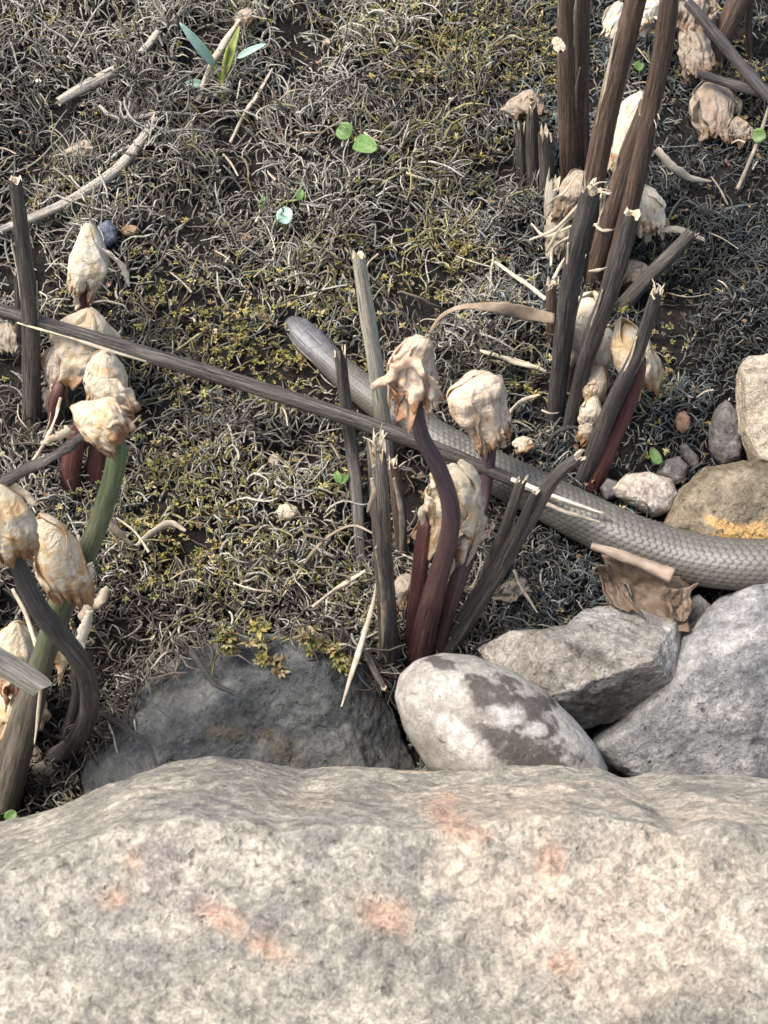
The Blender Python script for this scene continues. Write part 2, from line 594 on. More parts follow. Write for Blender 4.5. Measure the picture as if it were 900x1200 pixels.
def rock(name, label, cat, cpx, depth, poly, thick, mat, p=2.4, noise=(0.05, 0.02), cuts=(), sub=5, seed=1, group=None, smooth_deg=6, excl=True, nscale=3.0, stains=None):
    """a solid stone: outline in pixels at its own distance, real thickness, flattened faces, noise relief"""
    cx, cy = cpx
    k = depth / FPX
    pl = np.array([((x - cx) * k, (cy - y) * k) for x, y in poly])
    th = np.linspace(-math.pi, math.pi, 721)
    rad = np.zeros_like(th)
    for j, a in enumerate(th):
        d = np.array([math.cos(a), math.sin(a)])
        best = 0.0
        for i in range(len(pl)):
            p1, p2 = pl[i], pl[(i + 1) % len(pl)]
            e = p2 - p1
            den = d[0] * e[1] - d[1] * e[0]
            if abs(den) < 1e-12:
                continue
            t = (p1[0] * e[1] - p1[1] * e[0]) / den
            s = (p1[0] * d[1] - p1[1] * d[0]) / den
            if t > 0 and -1e-6 <= s <= 1 + 1e-6:
                best = max(best, t)
        rad[j] = best
    kk = int(smooth_deg * 2)
    if kk > 1:
        ker = np.hanning(kk + 2)[1:-1]
        ker /= ker.sum()
        ext = np.concatenate([rad[-1 - kk:-1], rad, rad[1:kk + 1]])
        rad = np.convolve(ext, ker, 'same')[kk:-kk]
    if sub not in _ICO:
        _ICO[sub] = icosphere(sub)
    dirs, f = _ICO[sub]
    tz = np.array([thick if not isinstance(thick, tuple) else thick[0]])[0]
    tb = thick if not isinstance(thick, tuple) else thick[1]
    M3 = np.stack([RGT, UPV, -FWD], 0)
    cen = D(cx, cy, depth)

    def radius(dd):
        a = np.arctan2(dd[:, 1], dd[:, 0])
        r = np.interp(a, th, rad)
        h = np.hypot(dd[:, 0], dd[:, 1])
        tt = np.where(dd[:, 2] > 0, tz, tb)
        return 1.0 / ((h / r) ** p + (np.abs(dd[:, 2]) / tt) ** p) ** (1.0 / p)
    P = dirs * radius(dirs)[:, None]
    size = float(np.mean(rad))
    for (nx, ny, nz, dist) in cuts:
        nn = np.array([nx, ny, nz], float)
        nn /= np.linalg.norm(nn)
        over = P @ nn - dist * size
        over = np.where(over > 0, over, 0)
        soft = 1.0 - 0.06
        P = P - nn * (over * soft)[:, None]
    q = P / size * nscale
    nrm = dirs
    lo = fbm(q * 0.6, seed, 3)
    hi = fbm(q * 2.6, seed + 7, 4, 0.6)
    rid = 1 - np.abs(fbm(q * 1.5, seed + 13, 3))
    P = P + nrm * (size * (noise[0] * lo + noise[1] * hi - noise[1] * 0.6 * (rid - 0.75)))[:, None]
    W = P @ M3
    att = None
    if stains:
        sx, sy = project(W + cen)
        wob = fbm(q * 2.2, seed + 31, 4, .6)
        att = {}
        for key, lst in stains.items():
            m = np.zeros(len(W))
            for (ax, ay, rx, ry, ro) in lst:
                c_, s_ = math.cos(math.radians(ro)), math.sin(math.radians(ro))
                dx, dy = sx - ax, sy - ay
                u, v = (dx * c_ + dy * s_) / rx, (-dx * s_ + dy * c_) / ry
                m = np.maximum(m, sstep(1.45, 0.6, np.hypot(u, v) + 1.0 * wob) * (P[:, 2] > -0.01))
            att[key] = m
    o = mesh_obj(name, W, None, f, MAT.get(mat, None), attrs=att)
    o.location = cen.tolist()
    tag(o, label, cat, group)
    if excl:
        ROCKS.append((cen, M3, radius))
    return o


MAT['boulder'] = mat_rock("sandstone_boulder", ((0.120, 0.114, 0.096), (0.215, 0.197, 0.157), (0.335, 0.300, 0.236)), 34, 240,
                          patches=((22, 0.60, (0.17, 0.158, 0.142), 0.6, 4.1), (30, 0.58, (0.40, 0.352, 0.275), 0.7, 7.7), (55, 0.60, (0.19, 0.18, 0.16), 0.5, 2.7)),
                          speck=((0.42, 0.38, 0.31), 0.5), bumpd=0.0010, gstr=0.66,
                          stain=(("warm", (0.36, 0.285, 0.21), .5), ("purple", (0.145, 0.115, 0.108), .6), ("grey", (0.13, 0.13, 0.112), .55), ("orange", (0.33, 0.195, 0.125), .6)))
MAT['greyrock'] = mat_rock("blue_grey_stone", ((0.034, 0.037, 0.036), (0.072, 0.075, 0.072), (0.13, 0.130, 0.118)), 40, 240,
                           patches=((22, 0.60, (0.10, 0.085, 0.05), 0.7, 2.2),), bumpd=0.0012, gstr=0.5)
MAT['palegrey'] = mat_rock("pale_grey_stone", ((0.085, 0.087, 0.09), (0.175, 0.173, 0.166), (0.30, 0.29, 0.265)), 46, 260,
                           patches=((30, 0.60, (0.13, 0.135, 0.15), 0.7, 3.3), (36, 0.61, (0.40, 0.37, 0.32), 0.6, 5.1)), bumpd=0.0014)
MAT['angular'] = mat_rock("angular_grey_stone", ((0.115, 0.102, 0.086), (0.22, 0.20, 0.17), (0.35, 0.325, 0.285)), 50, 300,
                          patches=((40, 0.60, (0.085, 0.072, 0.055), 0.75, 1.3), (34, 0.60, (0.40, 0.375, 0.34), 0.6, 6.1)), bumpd=0.0014, stain=(("blotch", (0.05, 0.04, 0.03), .85),))
MAT['oval'] = mat_rock("smooth_oval_stone", ((0.17, 0.155, 0.132), (0.25, 0.232, 0.20), (0.345, 0.323, 0.283)), 40, 300,
                       patches=((60, 0.66, (0.13, 0.10, 0.08), 0.8, 5.6),), bumpd=0.0005, gstr=0.4, stain=(("blotch", (0.065, 0.055, 0.048), 1.5), ("pale", (0.46, 0.43, 0.39), .8)))
MAT['brownrock'] = mat_rock("brown_stone", ((0.085, 0.068, 0.042), (0.155, 0.125, 0.082), (0.26, 0.215, 0.15)), 60, 260,
                            bumpd=0.0018, rough=0.55, stain=(("orange", (0.56, 0.34, 0.12), .9),))
MAT['tanrock'] = mat_rock("tan_block_stone", ((0.22, 0.18, 0.125), (0.34, 0.29, 0.21), (0.47, 0.41, 0.31)), 40, 280, bumpd=0.0014)
MAT['pebble'] = mat_rock("tan_pebble", ((0.20, 0.165, 0.13), (0.34, 0.29, 0.24), (0.46, 0.41, 0.35)), 70, 350,
                         patches=((70, 0.60, (0.09, 0.07, 0.065), 0.8, 1.9),), bumpd=0.0006)
MAT['chip'] = mat_rock("dark_pebble", ((0.06, 0.055, 0.05), (0.12, 0.11, 0.10), (0.20, 0.185, 0.165)), 70, 350, bumpd=0.0008)
MAT['rust'] = mat_rock("rusty_pebble", ((0.15, 0.08, 0.05), (0.26, 0.16, 0.10), (0.36, 0.25, 0.17)), 90, 400, bumpd=0.0005)
MAT['cream'] = mat_rock("cream_pebble", ((0.42, 0.33, 0.21), (0.55, 0.45, 0.31), (0.66, 0.57, 0.43)), 120, 400, bumpd=0.0004)
MAT['slatepeb'] = mat_rock("slate_blue_pebble", ((0.05, 0.06, 0.08), (0.09, 0.10, 0.125), (0.15, 0.165, 0.19)), 90, 400, bumpd=0.0005)


def gd(px, py, h=0.0):
    return depth_of(G(px, py, h))


rock("boulder", "large pale mottled sandstone boulder filling the foreground", "boulder", (450, 1400), 0.735,
     [(-420, 1095), (-250, 1032), (-100, 1003), (0, 984), (60, 964), (120, 942), (180, 922), (240, 913), (300, 915), (345, 928), (385, 923), (420, 919), (480, 925), (560, 920), (640, 917), (720, 920),
      (760, 935), (800, 928), (850, 934), (900, 934), (1000, 946), (1130, 970), (1280, 1060), (1380, 1250), (1400, 1500), (1250, 1800), (800, 1950), (200, 1950), (-250, 1850), (-480, 1600), (-520, 1300)],
     (0.12, 0.10), 'boulder', p=6.5, noise=(0.010, 0.013), cuts=((0.02, 0.30, 1, 0.52),), sub=7, seed=21, smooth_deg=1.5, nscale=5,
     stains={"orange": [(135, 1055, 24, 18, 0), (265, 1078, 34, 18, 30), (315, 1112, 36, 16, 20), (450, 1070, 50, 26, 20), (530, 962, 32, 14, 30), (562, 980, 16, 10, 0), (520, 935, 20, 9, 0), (155, 1010, 14, 16, 0), (640, 1012, 14, 18, 0), (660, 1130, 16, 12, 0)],
             "purple": [(195, 1020, 44, 40, 30), (235, 1060, 26, 20, 0), (310, 1080, 30, 20, 0)],
             "warm": [(700, 1060, 220, 110, 0), (620, 940, 160, 40, 0), (350, 940, 60, 14, 0)],
             "grey": [(395, 990, 80, 50, 10), (470, 1010, 34, 60, 0), (255, 950, 60, 26, -10), (540, 1100, 60, 40, 20), (120, 1120, 90, 30, -10), (690, 960, 26, 50, 20), (390, 1120, 40, 40, 0)]})
rock("flat_stone", "dark blue grey stone half buried under the moss edge", "stone", (300, 870), gd(300, 850) - 0.012,
     [(92, 930), (105, 885), (140, 838), (172, 796), (218, 757), (262, 743), (330, 744), (395, 758), (430, 786), (462, 840), (492, 905), (480, 970), (300, 1000), (130, 985)],
     (0.034, 0.05), 'greyrock', p=2.6, noise=(0.05, 0.03), cuts=((-0.3, 0.75, 0.75, 0.66), (0.15, -0.1, 1, 0.42), (0.75, 0.2, 0.8, 0.75)), sub=6, seed=5)
rock("large_stone", "large grey stone at right edge below the snake", "stone", (895, 812), gd(880, 830) - 0.02,
     [(688, 868), (720, 845), (760, 800), (800, 742), (850, 700), (900, 681), (980, 664), (1080, 700), (1130, 800), (1080, 930), (900, 960), (760, 930), (705, 900)],
     (0.038, 0.05), 'palegrey', p=2.6, noise=(0.05, 0.025), cuts=((-0.35, 0.7, 0.75, 0.62), (0.0, -0.15, 1, 0.40)), sub=6, seed=31)
rock("angular_stone", "angular cracked grey stone resting on the large grey one", "stone", (695, 785), gd(695, 800) - 0.036,
     [(558, 762), (600, 740), (640, 737), (668, 733), (690, 713), (722, 709), (798, 728), (806, 745), (818, 768), (831, 792), (826, 809), (775, 829), (722, 849), (690, 857), (640, 850), (600, 810)],
     (0.034, 0.034), 'angular', p=3.4, noise=(0.05, 0.035), cuts=((0.05, 0.86, 0.5, 0.52), (-0.12, -0.05, 1, 0.56), (0.2, -0.75, 0.62, 0.42), (0.85, 0.1, 0.5, 0.95), (-0.7, 0.3, 0.65, 0.80)), sub=6, seed=43, smooth_deg=2, stains={"blotch": [(705, 825, 34, 20, -10), (690, 768, 36, 8, 20), (740, 800, 40, 6, -15)]})
rock("oval_stone", "smooth egg shaped stone with dark blotches before the purple shoots", "stone", (590, 850), gd(585, 830) - 0.062,
     [(462, 815), (469, 790), (488, 773), (518, 765), (555, 768), (600, 785), (640, 810), (675, 845), (700, 876), (713, 903), (706, 930), (665, 950), (600, 948), (545, 932), (500, 898), (474, 856)],
     (0.030, 0.030), 'oval', p=2.1, noise=(0.006, 0.003), sub=6, seed=52,
     stains={"blotch": [(600, 832, 56, 24, 35), (610, 880, 52, 26, 20), (515, 776, 14, 6, 20), (558, 795, 12, 5, 10), (628, 826, 20, 12, 0)], "pale": [(590, 838, 18, 12, 0), (545, 870, 40, 14, 40), (625, 855, 12, 8, 0)]})
rock("block_stone", "tan block of stone cut by the right edge", "stone", (918, 480), gd(900, 540) - 0.02,
     [(869, 430), (880, 416), (905, 411), (950, 408), (975, 450), (970, 520), (935, 552), (884, 541), (868, 506), (867, 460)],
     (0.022, 0.025), 'tanrock', p=4, noise=(0.05, 0.03), cuts=((-0.05, 0.9, 0.5, 0.72), (0, 0, 1, 0.5)), sub=5, seed=61, smooth_deg=3)
rock("brown_stone", "rounded wet brown stone with an orange patch behind the snake", "stone", (885, 605), gd(880, 640) - 0.008,
     [(778, 618), (798, 574), (828, 549), (870, 540), (925, 543), (985, 570), (1010, 620), (965, 668), (880, 672), (805, 655)],
     (0.026, 0.03), 'brownrock', p=2.4, noise=(0.05, 0.03), sub=6, seed=77, stains={"orange": [(880, 626, 46, 12, -8), (845, 615, 20, 6, 20)]})
rock("grey_stone", "small dark grey stone leaning beside the tan block", "stone", (851, 508), gd(850, 540) - 0.008,
     [(831, 505), (838, 481), (850, 469), (862, 482), (869, 512), (866, 541), (845, 546), (833, 528)], (0.010, 0.010), 'chip', p=2.8, noise=(0.1, 0.05), sub=4, seed=81)
rock("pebble", "tan pebble with dark spots touching the snake", "pebble", (757, 578), gd(757, 590) - 0.009,
     [(718, 572), (734, 555), (760, 553), (786, 562), (794, 580), (786, 600), (765, 606), (740, 593), (724, 583)], (0.011, 0.012), 'pebble', p=2.4, noise=(0.06, 0.03), sub=5, seed=91)
rock("pebble", "grey pebble behind the spotted tan pebble", "pebble", (789, 551), gd(789, 565) - 0.006,
     [(770, 556), (777, 540), (795, 534), (807, 547), (801, 566), (785, 571)], (0.008, 0.008), 'chip', p=2.5, noise=(0.08, 0.03), sub=4, seed=93)
rock("pebble", "small rusty pebble among dark moss right of the red shoot", "pebble", (800, 494), gd(800, 500) - 0.006,
     [(790, 495), (794, 484), (802, 481), (809, 489), (808, 503), (800, 508), (793, 504)], (0.004, 0.004), 'rust', noise=(0.08, 0.03), sub=3, seed=95)
rock("stone_chip", "little grey stone chip left of the brown stone", "pebble", (808, 530), gd(808, 535) - 0.006,
     [(796, 522), (803, 519), (818, 535), (820, 548), (812, 550), (800, 535)], (0.004, 0.004), 'chip', noise=(0.1, 0.04), sub=3, seed=97)
rock("stone_chip", "dark stone chip beside the foot of the red shoot", "pebble", (716, 572), gd(716, 580) - 0.006,
     [(703, 572), (712, 560), (728, 566), (724, 582), (710, 586)], (0.005, 0.005), 'chip', p=3, noise=(0.1, 0.04), sub=3, seed=98)
rock("pebble", "dark brown pebble in the hollow under the dead leaf", "pebble", (815, 716), gd(815, 716) - 0.012,
     [(796, 716), (804, 700), (820, 697), (836, 712), (832, 732), (812, 738), (799, 730)], (0.008, 0.008), 'chip', noise=(0.08, 0.03), sub=4, seed=99)
rock("pebble", "cream pebble half hidden in moss left of the split stem", "pebble", (336, 600), gd(336, 600) - 0.007,
     [(321, 602), (327, 592), (337, 589), (348, 594), (350, 603), (342, 610), (327, 610)], (0.004, 0.004), 'cream', noise=(0.08, 0.03), sub=3, seed=101)
rock("pebble", "tiny cream pebble just under the long dark twig", "pebble", (322, 540), gd(322, 540) - 0.007,
     [(313, 542), (317, 533), (326, 531), (330, 538), (327, 547), (318, 549)], (0.003, 0.003), 'cream', noise=(0.08, 0.03), sub=3, seed=103)
rock("pebble", "slate blue pebble behind the topmost left husk", "pebble", (125, 272), gd(125, 275) - 0.007,
     [(110, 275), (116, 262), (128, 258), (138, 268), (136, 283), (124, 289), (113, 285)], (0.005, 0.005), 'slatepeb', noise=(0.1, 0.04), sub=4, seed=105)
rock("pebble", "flat rusty pebble beside the slate blue one", "pebble", (153, 270), gd(153, 272) - 0.007,
     [(140, 271), (147, 264), (158, 264), (165, 270), (160, 277), (146, 277)], (0.003, 0.003), 'rust', noise=(0.06, 0.03), sub=3, seed=107)
rock("pebble", "brownish pebble in the moss under the pale straw, upper left", "pebble", (288, 279), gd(288, 280) - 0.007,
     [(280, 280), (285, 273), (293, 274), (297, 281), (291, 286), (283, 286)], (0.003, 0.003), 'rust', noise=(0.06, 0.03), sub=3, seed=109)

# ------------------------------------------------------------------ snake
SNAKE_PTS = None


def mat_snake():
    b = NB("snake_skin")
    v = b.coord()
    edge = b.attr("edge")
    rnd_ = b.attr("rnd")
    head = b.attr("head")
    belly = b.attr("belly")
    c = b.ramp(rnd_, [(0.0, (0.076, 0.071, 0.057)), (0.5, (0.089, 0.084, 0.069)), (1.0, (0.103, 0.098, 0.082))])
    band = b.ramp(b.noise(v, 38, 3), [(0.42, 0.0), (0.68, 0.35)])
    c = b.mix(band, c, (0.07, 0.06, 0.044))
    hc = b.ramp(b.noise(v, 260, 4, 0.6), [(0.3, (0.055, 0.055, 0.057)), (0.7, (0.115, 0.115, 0.117))])
    c = b.mix(head, c, hc)
    c = b.mix(b.ramp(edge, [(0.55, 0.0), (0.95, 0.85)]), c, (0.022, 0.019, 0.016))
    c = b.mix(belly, c, (0.47, 0.43, 0.34))
    c = b.mix(b.attr("groove"), c, (0.045, 0.042, 0.040))
    g = b.noise(v, 1500, 3)
    c = b.mix(0.3, c, b.ramp(g, [(0.3, 0.3), (0.7, 0.75)]), 'OVERLAY')
    return b.done(c, 0.48, b.bump(g, 0.00015, 0.6), 0.5)


def build_snake():
    global SNAKE_PTS
    spec = [(338, 374, .004), (352, 388, .0065), (373, 409, .0085), (397, 433, .009), (427, 458, .009), (462, 484, .010), (510, 515, .011), (560, 544, .012),
            (620, 574, .013), (680, 605, .014), (735, 631, .017), (792, 651, .022), (850, 661, .026), (905, 662, .028), (965, 652, .029), (1040, 640, .026),
            (1120, 655, .02), (1200, 700, .012), (1290, 730, .008), (1400, 720, .006), (1500, 690, .004)]
    pts = np.array([G(a, b_, h) for a, b_, h in spec])
    C0 = catmull(pts, 3000)
    seg = np.linalg.norm(np.diff(C0, axis=0), axis=1)
    s0 = np.concatenate([[0], np.cumsum(seg)])
    pxx, _ = project(C0)
    send = s0[-1]
    s_frame = s0[np.argmax(pxx > 960)]
    s = np.concatenate([np.arange(0, 0.006, 0.00025), np.arange(0.006, s_frame, 0.00042), np.arange(s_frame, send, 0.0013)])
    C = np.stack([np.interp(s, s0, C0[:, j]) for j in range(3)], -1)
    px, py = project(C)
    wpx = np.interp(px, [395, 430, 470, 560, 680, 790, 905, 1040, 1200, 1350, 1500], [33, 37, 41, 48, 57, 61, 60, 56, 44, 26, 5])
    dep = (C - CAM) @ FWD
    a = wpx / 2 * dep / FPX
    hs = np.array([0, .0006, .0018, .004, .008, .013, .018, .023, .028, .034])
    hw = np.array([.0003, .0021, .0036, .0048, .0060, .0071, .0077, .0076, .0071, .0068])
    hh = np.array([.0003, .0016, .0027, .0036, .0046, .0052, .0055, .0056, .0057, .0060])
    wd = sstep(0.026, 0.038, s)
    a = np.where(s < 0.038, np.interp(s, hs, hw) * (1 - wd) + a * wd, a)
    bt = np.where(s < 0.038, np.interp(s, hs, hh) * (1 - wd) + 0.92 * a * wd, 0.92 * a)
    T = np.gradient(C, axis=0)
    T /= np.linalg.norm(T, axis=1)[:, None]
    ker = np.hanning(41)
    ker /= ker.sum()
    T = np.stack([np.convolve(np.pad(T[:, j], 20, 'edge'), ker, 'valid') for j in range(3)], -1)
    T /= np.linalg.norm(T, axis=1)[:, None]
    nrm = np.array([0.0, -0.25, 0.968])
    U = nrm - T * (T @ nrm)[:, None]
    U /= np.linalg.norm(U, axis=1)[:, None]
    S_ = np.cross(T, U)
    na = 208
    ang = np.linspace(-math.pi, math.pi, na, endpoint=False)
    ca, sa = np.cos(ang), np.sin(ang)
    n = len(s)
    # scale lattice
    L = 0.0036 * np.clip(a / 0.012, 0.3, 2)
    vv = np.concatenate([[0], np.cumsum(np.diff(s) / L[1:])])
    rows = 23
    dth = math.radians(276) / rows
    uu = ang / dth
    UU, VV = np.meshgrid(uu, vv)
    best = np.zeros_like(UU)
    edge = np.ones_like(UU)
    rid = np.zeros_like(UU)
    i0 = np.floor(UU)
    for di in (0, 1):
        i = i0 + di
        off = 0.5 * (np.mod(i, 2))
        j0 = np.round(VV - off)
        for dj in (-1, 0, 1):
            j = j0 + dj
            du = UU - i
            dv = VV - off - j
            m = (np.abs(du) / 0.80) ** 1.7 + (np.abs(dv) / 0.84) ** 1.7
            h = 0.50 + 0.52 * dv - 0.25 * m ** 3 + 0.11 * np.exp(-(du / 0.13) ** 2)
            h = np.where(m < 1, h, -1)
            win = h > best
            best = np.where(win, h, best)
            edge = np.where(win, m, edge)
            r_ = _hash(i.astype(np.int64), j.astype(np.int64), np.zeros_like(i, np.int64), 5)
            rid = np.where(win, r_, rid)
    theta = np.abs(ang)[None, :] * np.ones((n, 1))
    ven = sstep(math.radians(134), math.radians(142), theta)
    venh = 0.5 + 0.4 * (np.mod(VV * 0.8, 1.0))
    amp = 0.00072 * np.clip(a / 0.012, 0.2, 1.5)[:, None]
    body = sstep(0.024, 0.034, s)[:, None] * np.ones((1, na))
    hgt = (best * (1 - ven) + venh * ven) * amp * body
    # head plates: grooves
    SM = s[:, None] * 1000 * np.ones((1, na))
    TD = np.degrees(ang)[None, :] * np.ones((n, 1))
    rl = (a * 1000)[:, None]

    def gl(dist, wdt=0.24):
        return np.exp(-(dist / wdt) ** 2)

    def between(x, lo, hi):
        return ((x >= lo) & (x <= hi)).astype(float)
    at = np.abs(TD)
    toM = np.pi / 180 * rl
    gr = np.zeros_like(SM)
    gr = np.maximum(gr, gl(TD * toM) * between(SM, 16, 27))
    gr = np.maximum(gr, gl(SM - 15.5 - 0.02 * at) * between(at, 0, 52))
    gr = np.maximum(gr, gl((at - 17) * toM) * between(SM, 8.5, 15.8))
    gr = np.maximum(gr, gl(SM - 8.3) * between(at, 0, 40))
    gr = np.maximum(gr, gl(SM - 5.2) * between(at, 0, 50))
    gr = np.maximum(gr, gl(TD * toM) * between(SM, 2.6, 8.3))
    gr = np.maximum(gr, gl((at - 46) * toM) * between(SM, 5, 27))
    gr = np.maximum(gr, gl(SM - 27 + 0.06 * at) * between(at, 0, 46))
    gr = np.maximum(gr, gl((at - 76) * toM) * between(SM, 2.5, 27) * 0.9)
    lab = np.abs(np.mod(SM, 3.4) - 1.7)
    gr = np.maximum(gr, gl(1.7 - lab, 0.2) * between(at, 76, 102) * between(SM, 2, 27))
    gr = np.maximum(gr, gl(1.7 - np.abs(np.mod(SM + 1.2, 4.6) - 2.3) * 0.74, 0.2) * between(at, 46, 76) * between(SM, 15, 27) * 0.8)
    mouth = gl((at - 103) * toM, 0.32) * between(SM, 0.0, 26.5)
    nost = np.exp(-(((SM - 2.9) ** 2 + ((at - 58) * toM) ** 2) / 0.16))
    headw = 1 - sstep(0.024, 0.032, s)[:, None]
    groove = np.maximum(gr * 0.75, np.maximum(mouth, nost)) * headw
    brow = np.exp(-((SM - 9.5) / 3.2) ** 2 - ((at - 46) / 13) ** 2) * 0.0006 * headw
    hgt = hgt - groove * 0.00028 + brow
    lowm = np.where(ca > 0, 1.0, 0.80)
    X = a[:, None] * (np.sign(sa) * np.abs(sa) ** 0.92)[None, :]
    Z = bt[:, None] * (np.sign(ca) * np.abs(ca) ** 0.95 * lowm)[None, :]
    P = C[:, None, :] + X[..., None] * S_[:, None, :] + Z[..., None] * U[:, None, :]
    on = sa[None, :, None] * S_[:, None, :] + ca[None, :, None] * U[:, None, :]
    P = P + on * hgt[..., None]
    idx = np.arange(n * na).reshape(n, na)
    q = np.stack([idx[:-1], idx[1:], np.roll(idx, -1, 1)[1:], np.roll(idx, -1, 1)[:-1]], -1).reshape(-1, 4)
    VT = np.vstack([P.reshape(-1, 3), C[0] - T[0] * 0.0002, C[-1]])
    k0, k1 = n * na, n * na + 1
    t1 = np.stack([np.full(na, k0), idx[0], np.roll(idx[0], -1)], -1)
    t2 = np.stack([np.full(na, k1), np.roll(idx[-1], -1), idx[-1]], -1)
    bel = np.maximum(sstep(math.radians(120), math.radians(140), theta) * body,
                     (1 - body) * (sstep(77, 84, at) * 0.55 + 0.35 * sstep(102, 106, at)))

    def ex(x, d):
        return np.concatenate([np.asarray(x).ravel(), [d, d]])
    attrs = {"edge": ex(np.where(ven > 0.5, 0.3, edge) * body, 0), "rnd": ex(rid * 0.5 + 0.5, .5), "head": ex(1 - sstep(0.024, 0.05, s)[:, None] * np.ones((1, na)), 1),
             "belly": ex(bel, 0.4), "groove": ex(groove, 0)}
    o = mesh_obj("snake", VT, q, np.vstack([t1, t2]), mat_snake(), attrs=attrs)
    tag(o, "grey brown snake with keeled scales stretched across the moss", "snake")
    SNAKE_PTS = (C[::12], a[::12])
    # eyes
    k = int(np.argmax(s > 0.0088))
    em = NB("snake_eye")
    em = em.done((0.012, 0.010, 0.008), 0.08, None, 0.8)
    iris = NB("snake_iris").done((0.05, 0.035, 0.02), 0.2, None, 0.6)
    dirs, f = icosphere(3)
    for sg in (-1, 1):
        th = math.radians(62) * sg
        c = C[k] + S_[k] * a[k] * math.sin(th) * 0.90 + U[k] * bt[k] * math.cos(th) * 0.96
        e = mesh_obj("eye", dirs * 0.00165 + c, None, f, iris, o)
        out = S_[k] * math.sin(th) + U[k] * math.cos(th)
        ax = T[k]
        p2 = (dirs * 0.00105) + c + out * 0.00075
        mesh_obj("pupil", p2, None, f, em, e)
    # forked scent is drawn in: no tongue shows


build_snake()


# ------------------------------------------------------------------ stems, husks, ribbons, straws
def rpx(w, p):
    return w * 0.5 * depth_of(p) / FPX


def stem_curve(base, pts, dy0=0.0, sink=0.008):
    """base pixel on the ground, further pixels on the upright plane through it, each with its own lean dy"""
    B = G(base[0], base[1])
    out = [B - np.array([0, 0, sink]), B]
    for p in pts:
        dy = p[2] if len(p) > 2 else 0.0
        out.append(V(p[0], p[1], B[1] + dy))
    return out


def stalk(name, P, widths, mat, parent, seed, n=None, nseg=18, groove=0.06, lump=0.05, ragged=0.8, end='pith', hollow=1.2, squash=1.0):
    L = sum(np.linalg.norm(np.asarray(P[i + 1]) - np.asarray(P[i])) for i in range(len(P) - 1))
    n = n or int(max(14, min(90, L / 0.0022)))
    C = catmull(P, n)
    t = np.linspace(0, 1, n)
    wl = np.interp(t, np.linspace(0, 1, len(widths)), widths) * .92
    R = np.array([rpx(wl[i], C[i]) for i in range(n)])
    if ragged == 0:
        tip = sstep(1.0, 1.0 - 0.03, t)
        R = R * (0.25 + 0.75 * np.sqrt(np.clip(tip, 0, 1)))
    Vt, q, att, idx, T, A, Bn = tube_data(C, R, nseg, seed, groove, lump, 6, ragged, squash)
    o = mesh_obj(name, Vt, q, None, MAT[mat], parent, attrs=att)
    if end:
        ring = Vt[idx[-1]]
        c = ring.mean(0)
        rg = np.random.default_rng(seed)
        d = R[-1]
        top = c + (ring - c) * 0.985
        inn = c + (ring - c) * (0.66 + 0.16 * rg.random((nseg, 1))) - T[-1] * d * 0.15
        inn2 = c + (ring - c) * 0.45 - T[-1] * d * hollow
        cen = c - T[-1] * d * hollow * 1.2
        VV = np.vstack([top, inn, inn2, cen[None]])
        a = np.arange(nseg)
        b = np.roll(a, -1)
        qq = np.vstack([np.stack([a, b, b + nseg, a + nseg], -1), np.stack([a + nseg, b + nseg, b + 2 * nseg, a + 2 * nseg], -1)])
        tt = np.stack([a + 2 * nseg, b + 2 * nseg, np.full(nseg, 3 * nseg)], -1)
        mesh_obj("broken_end", VV, qq, tt, MAT[end], parent, smooth=False)
    return o, C, R, T


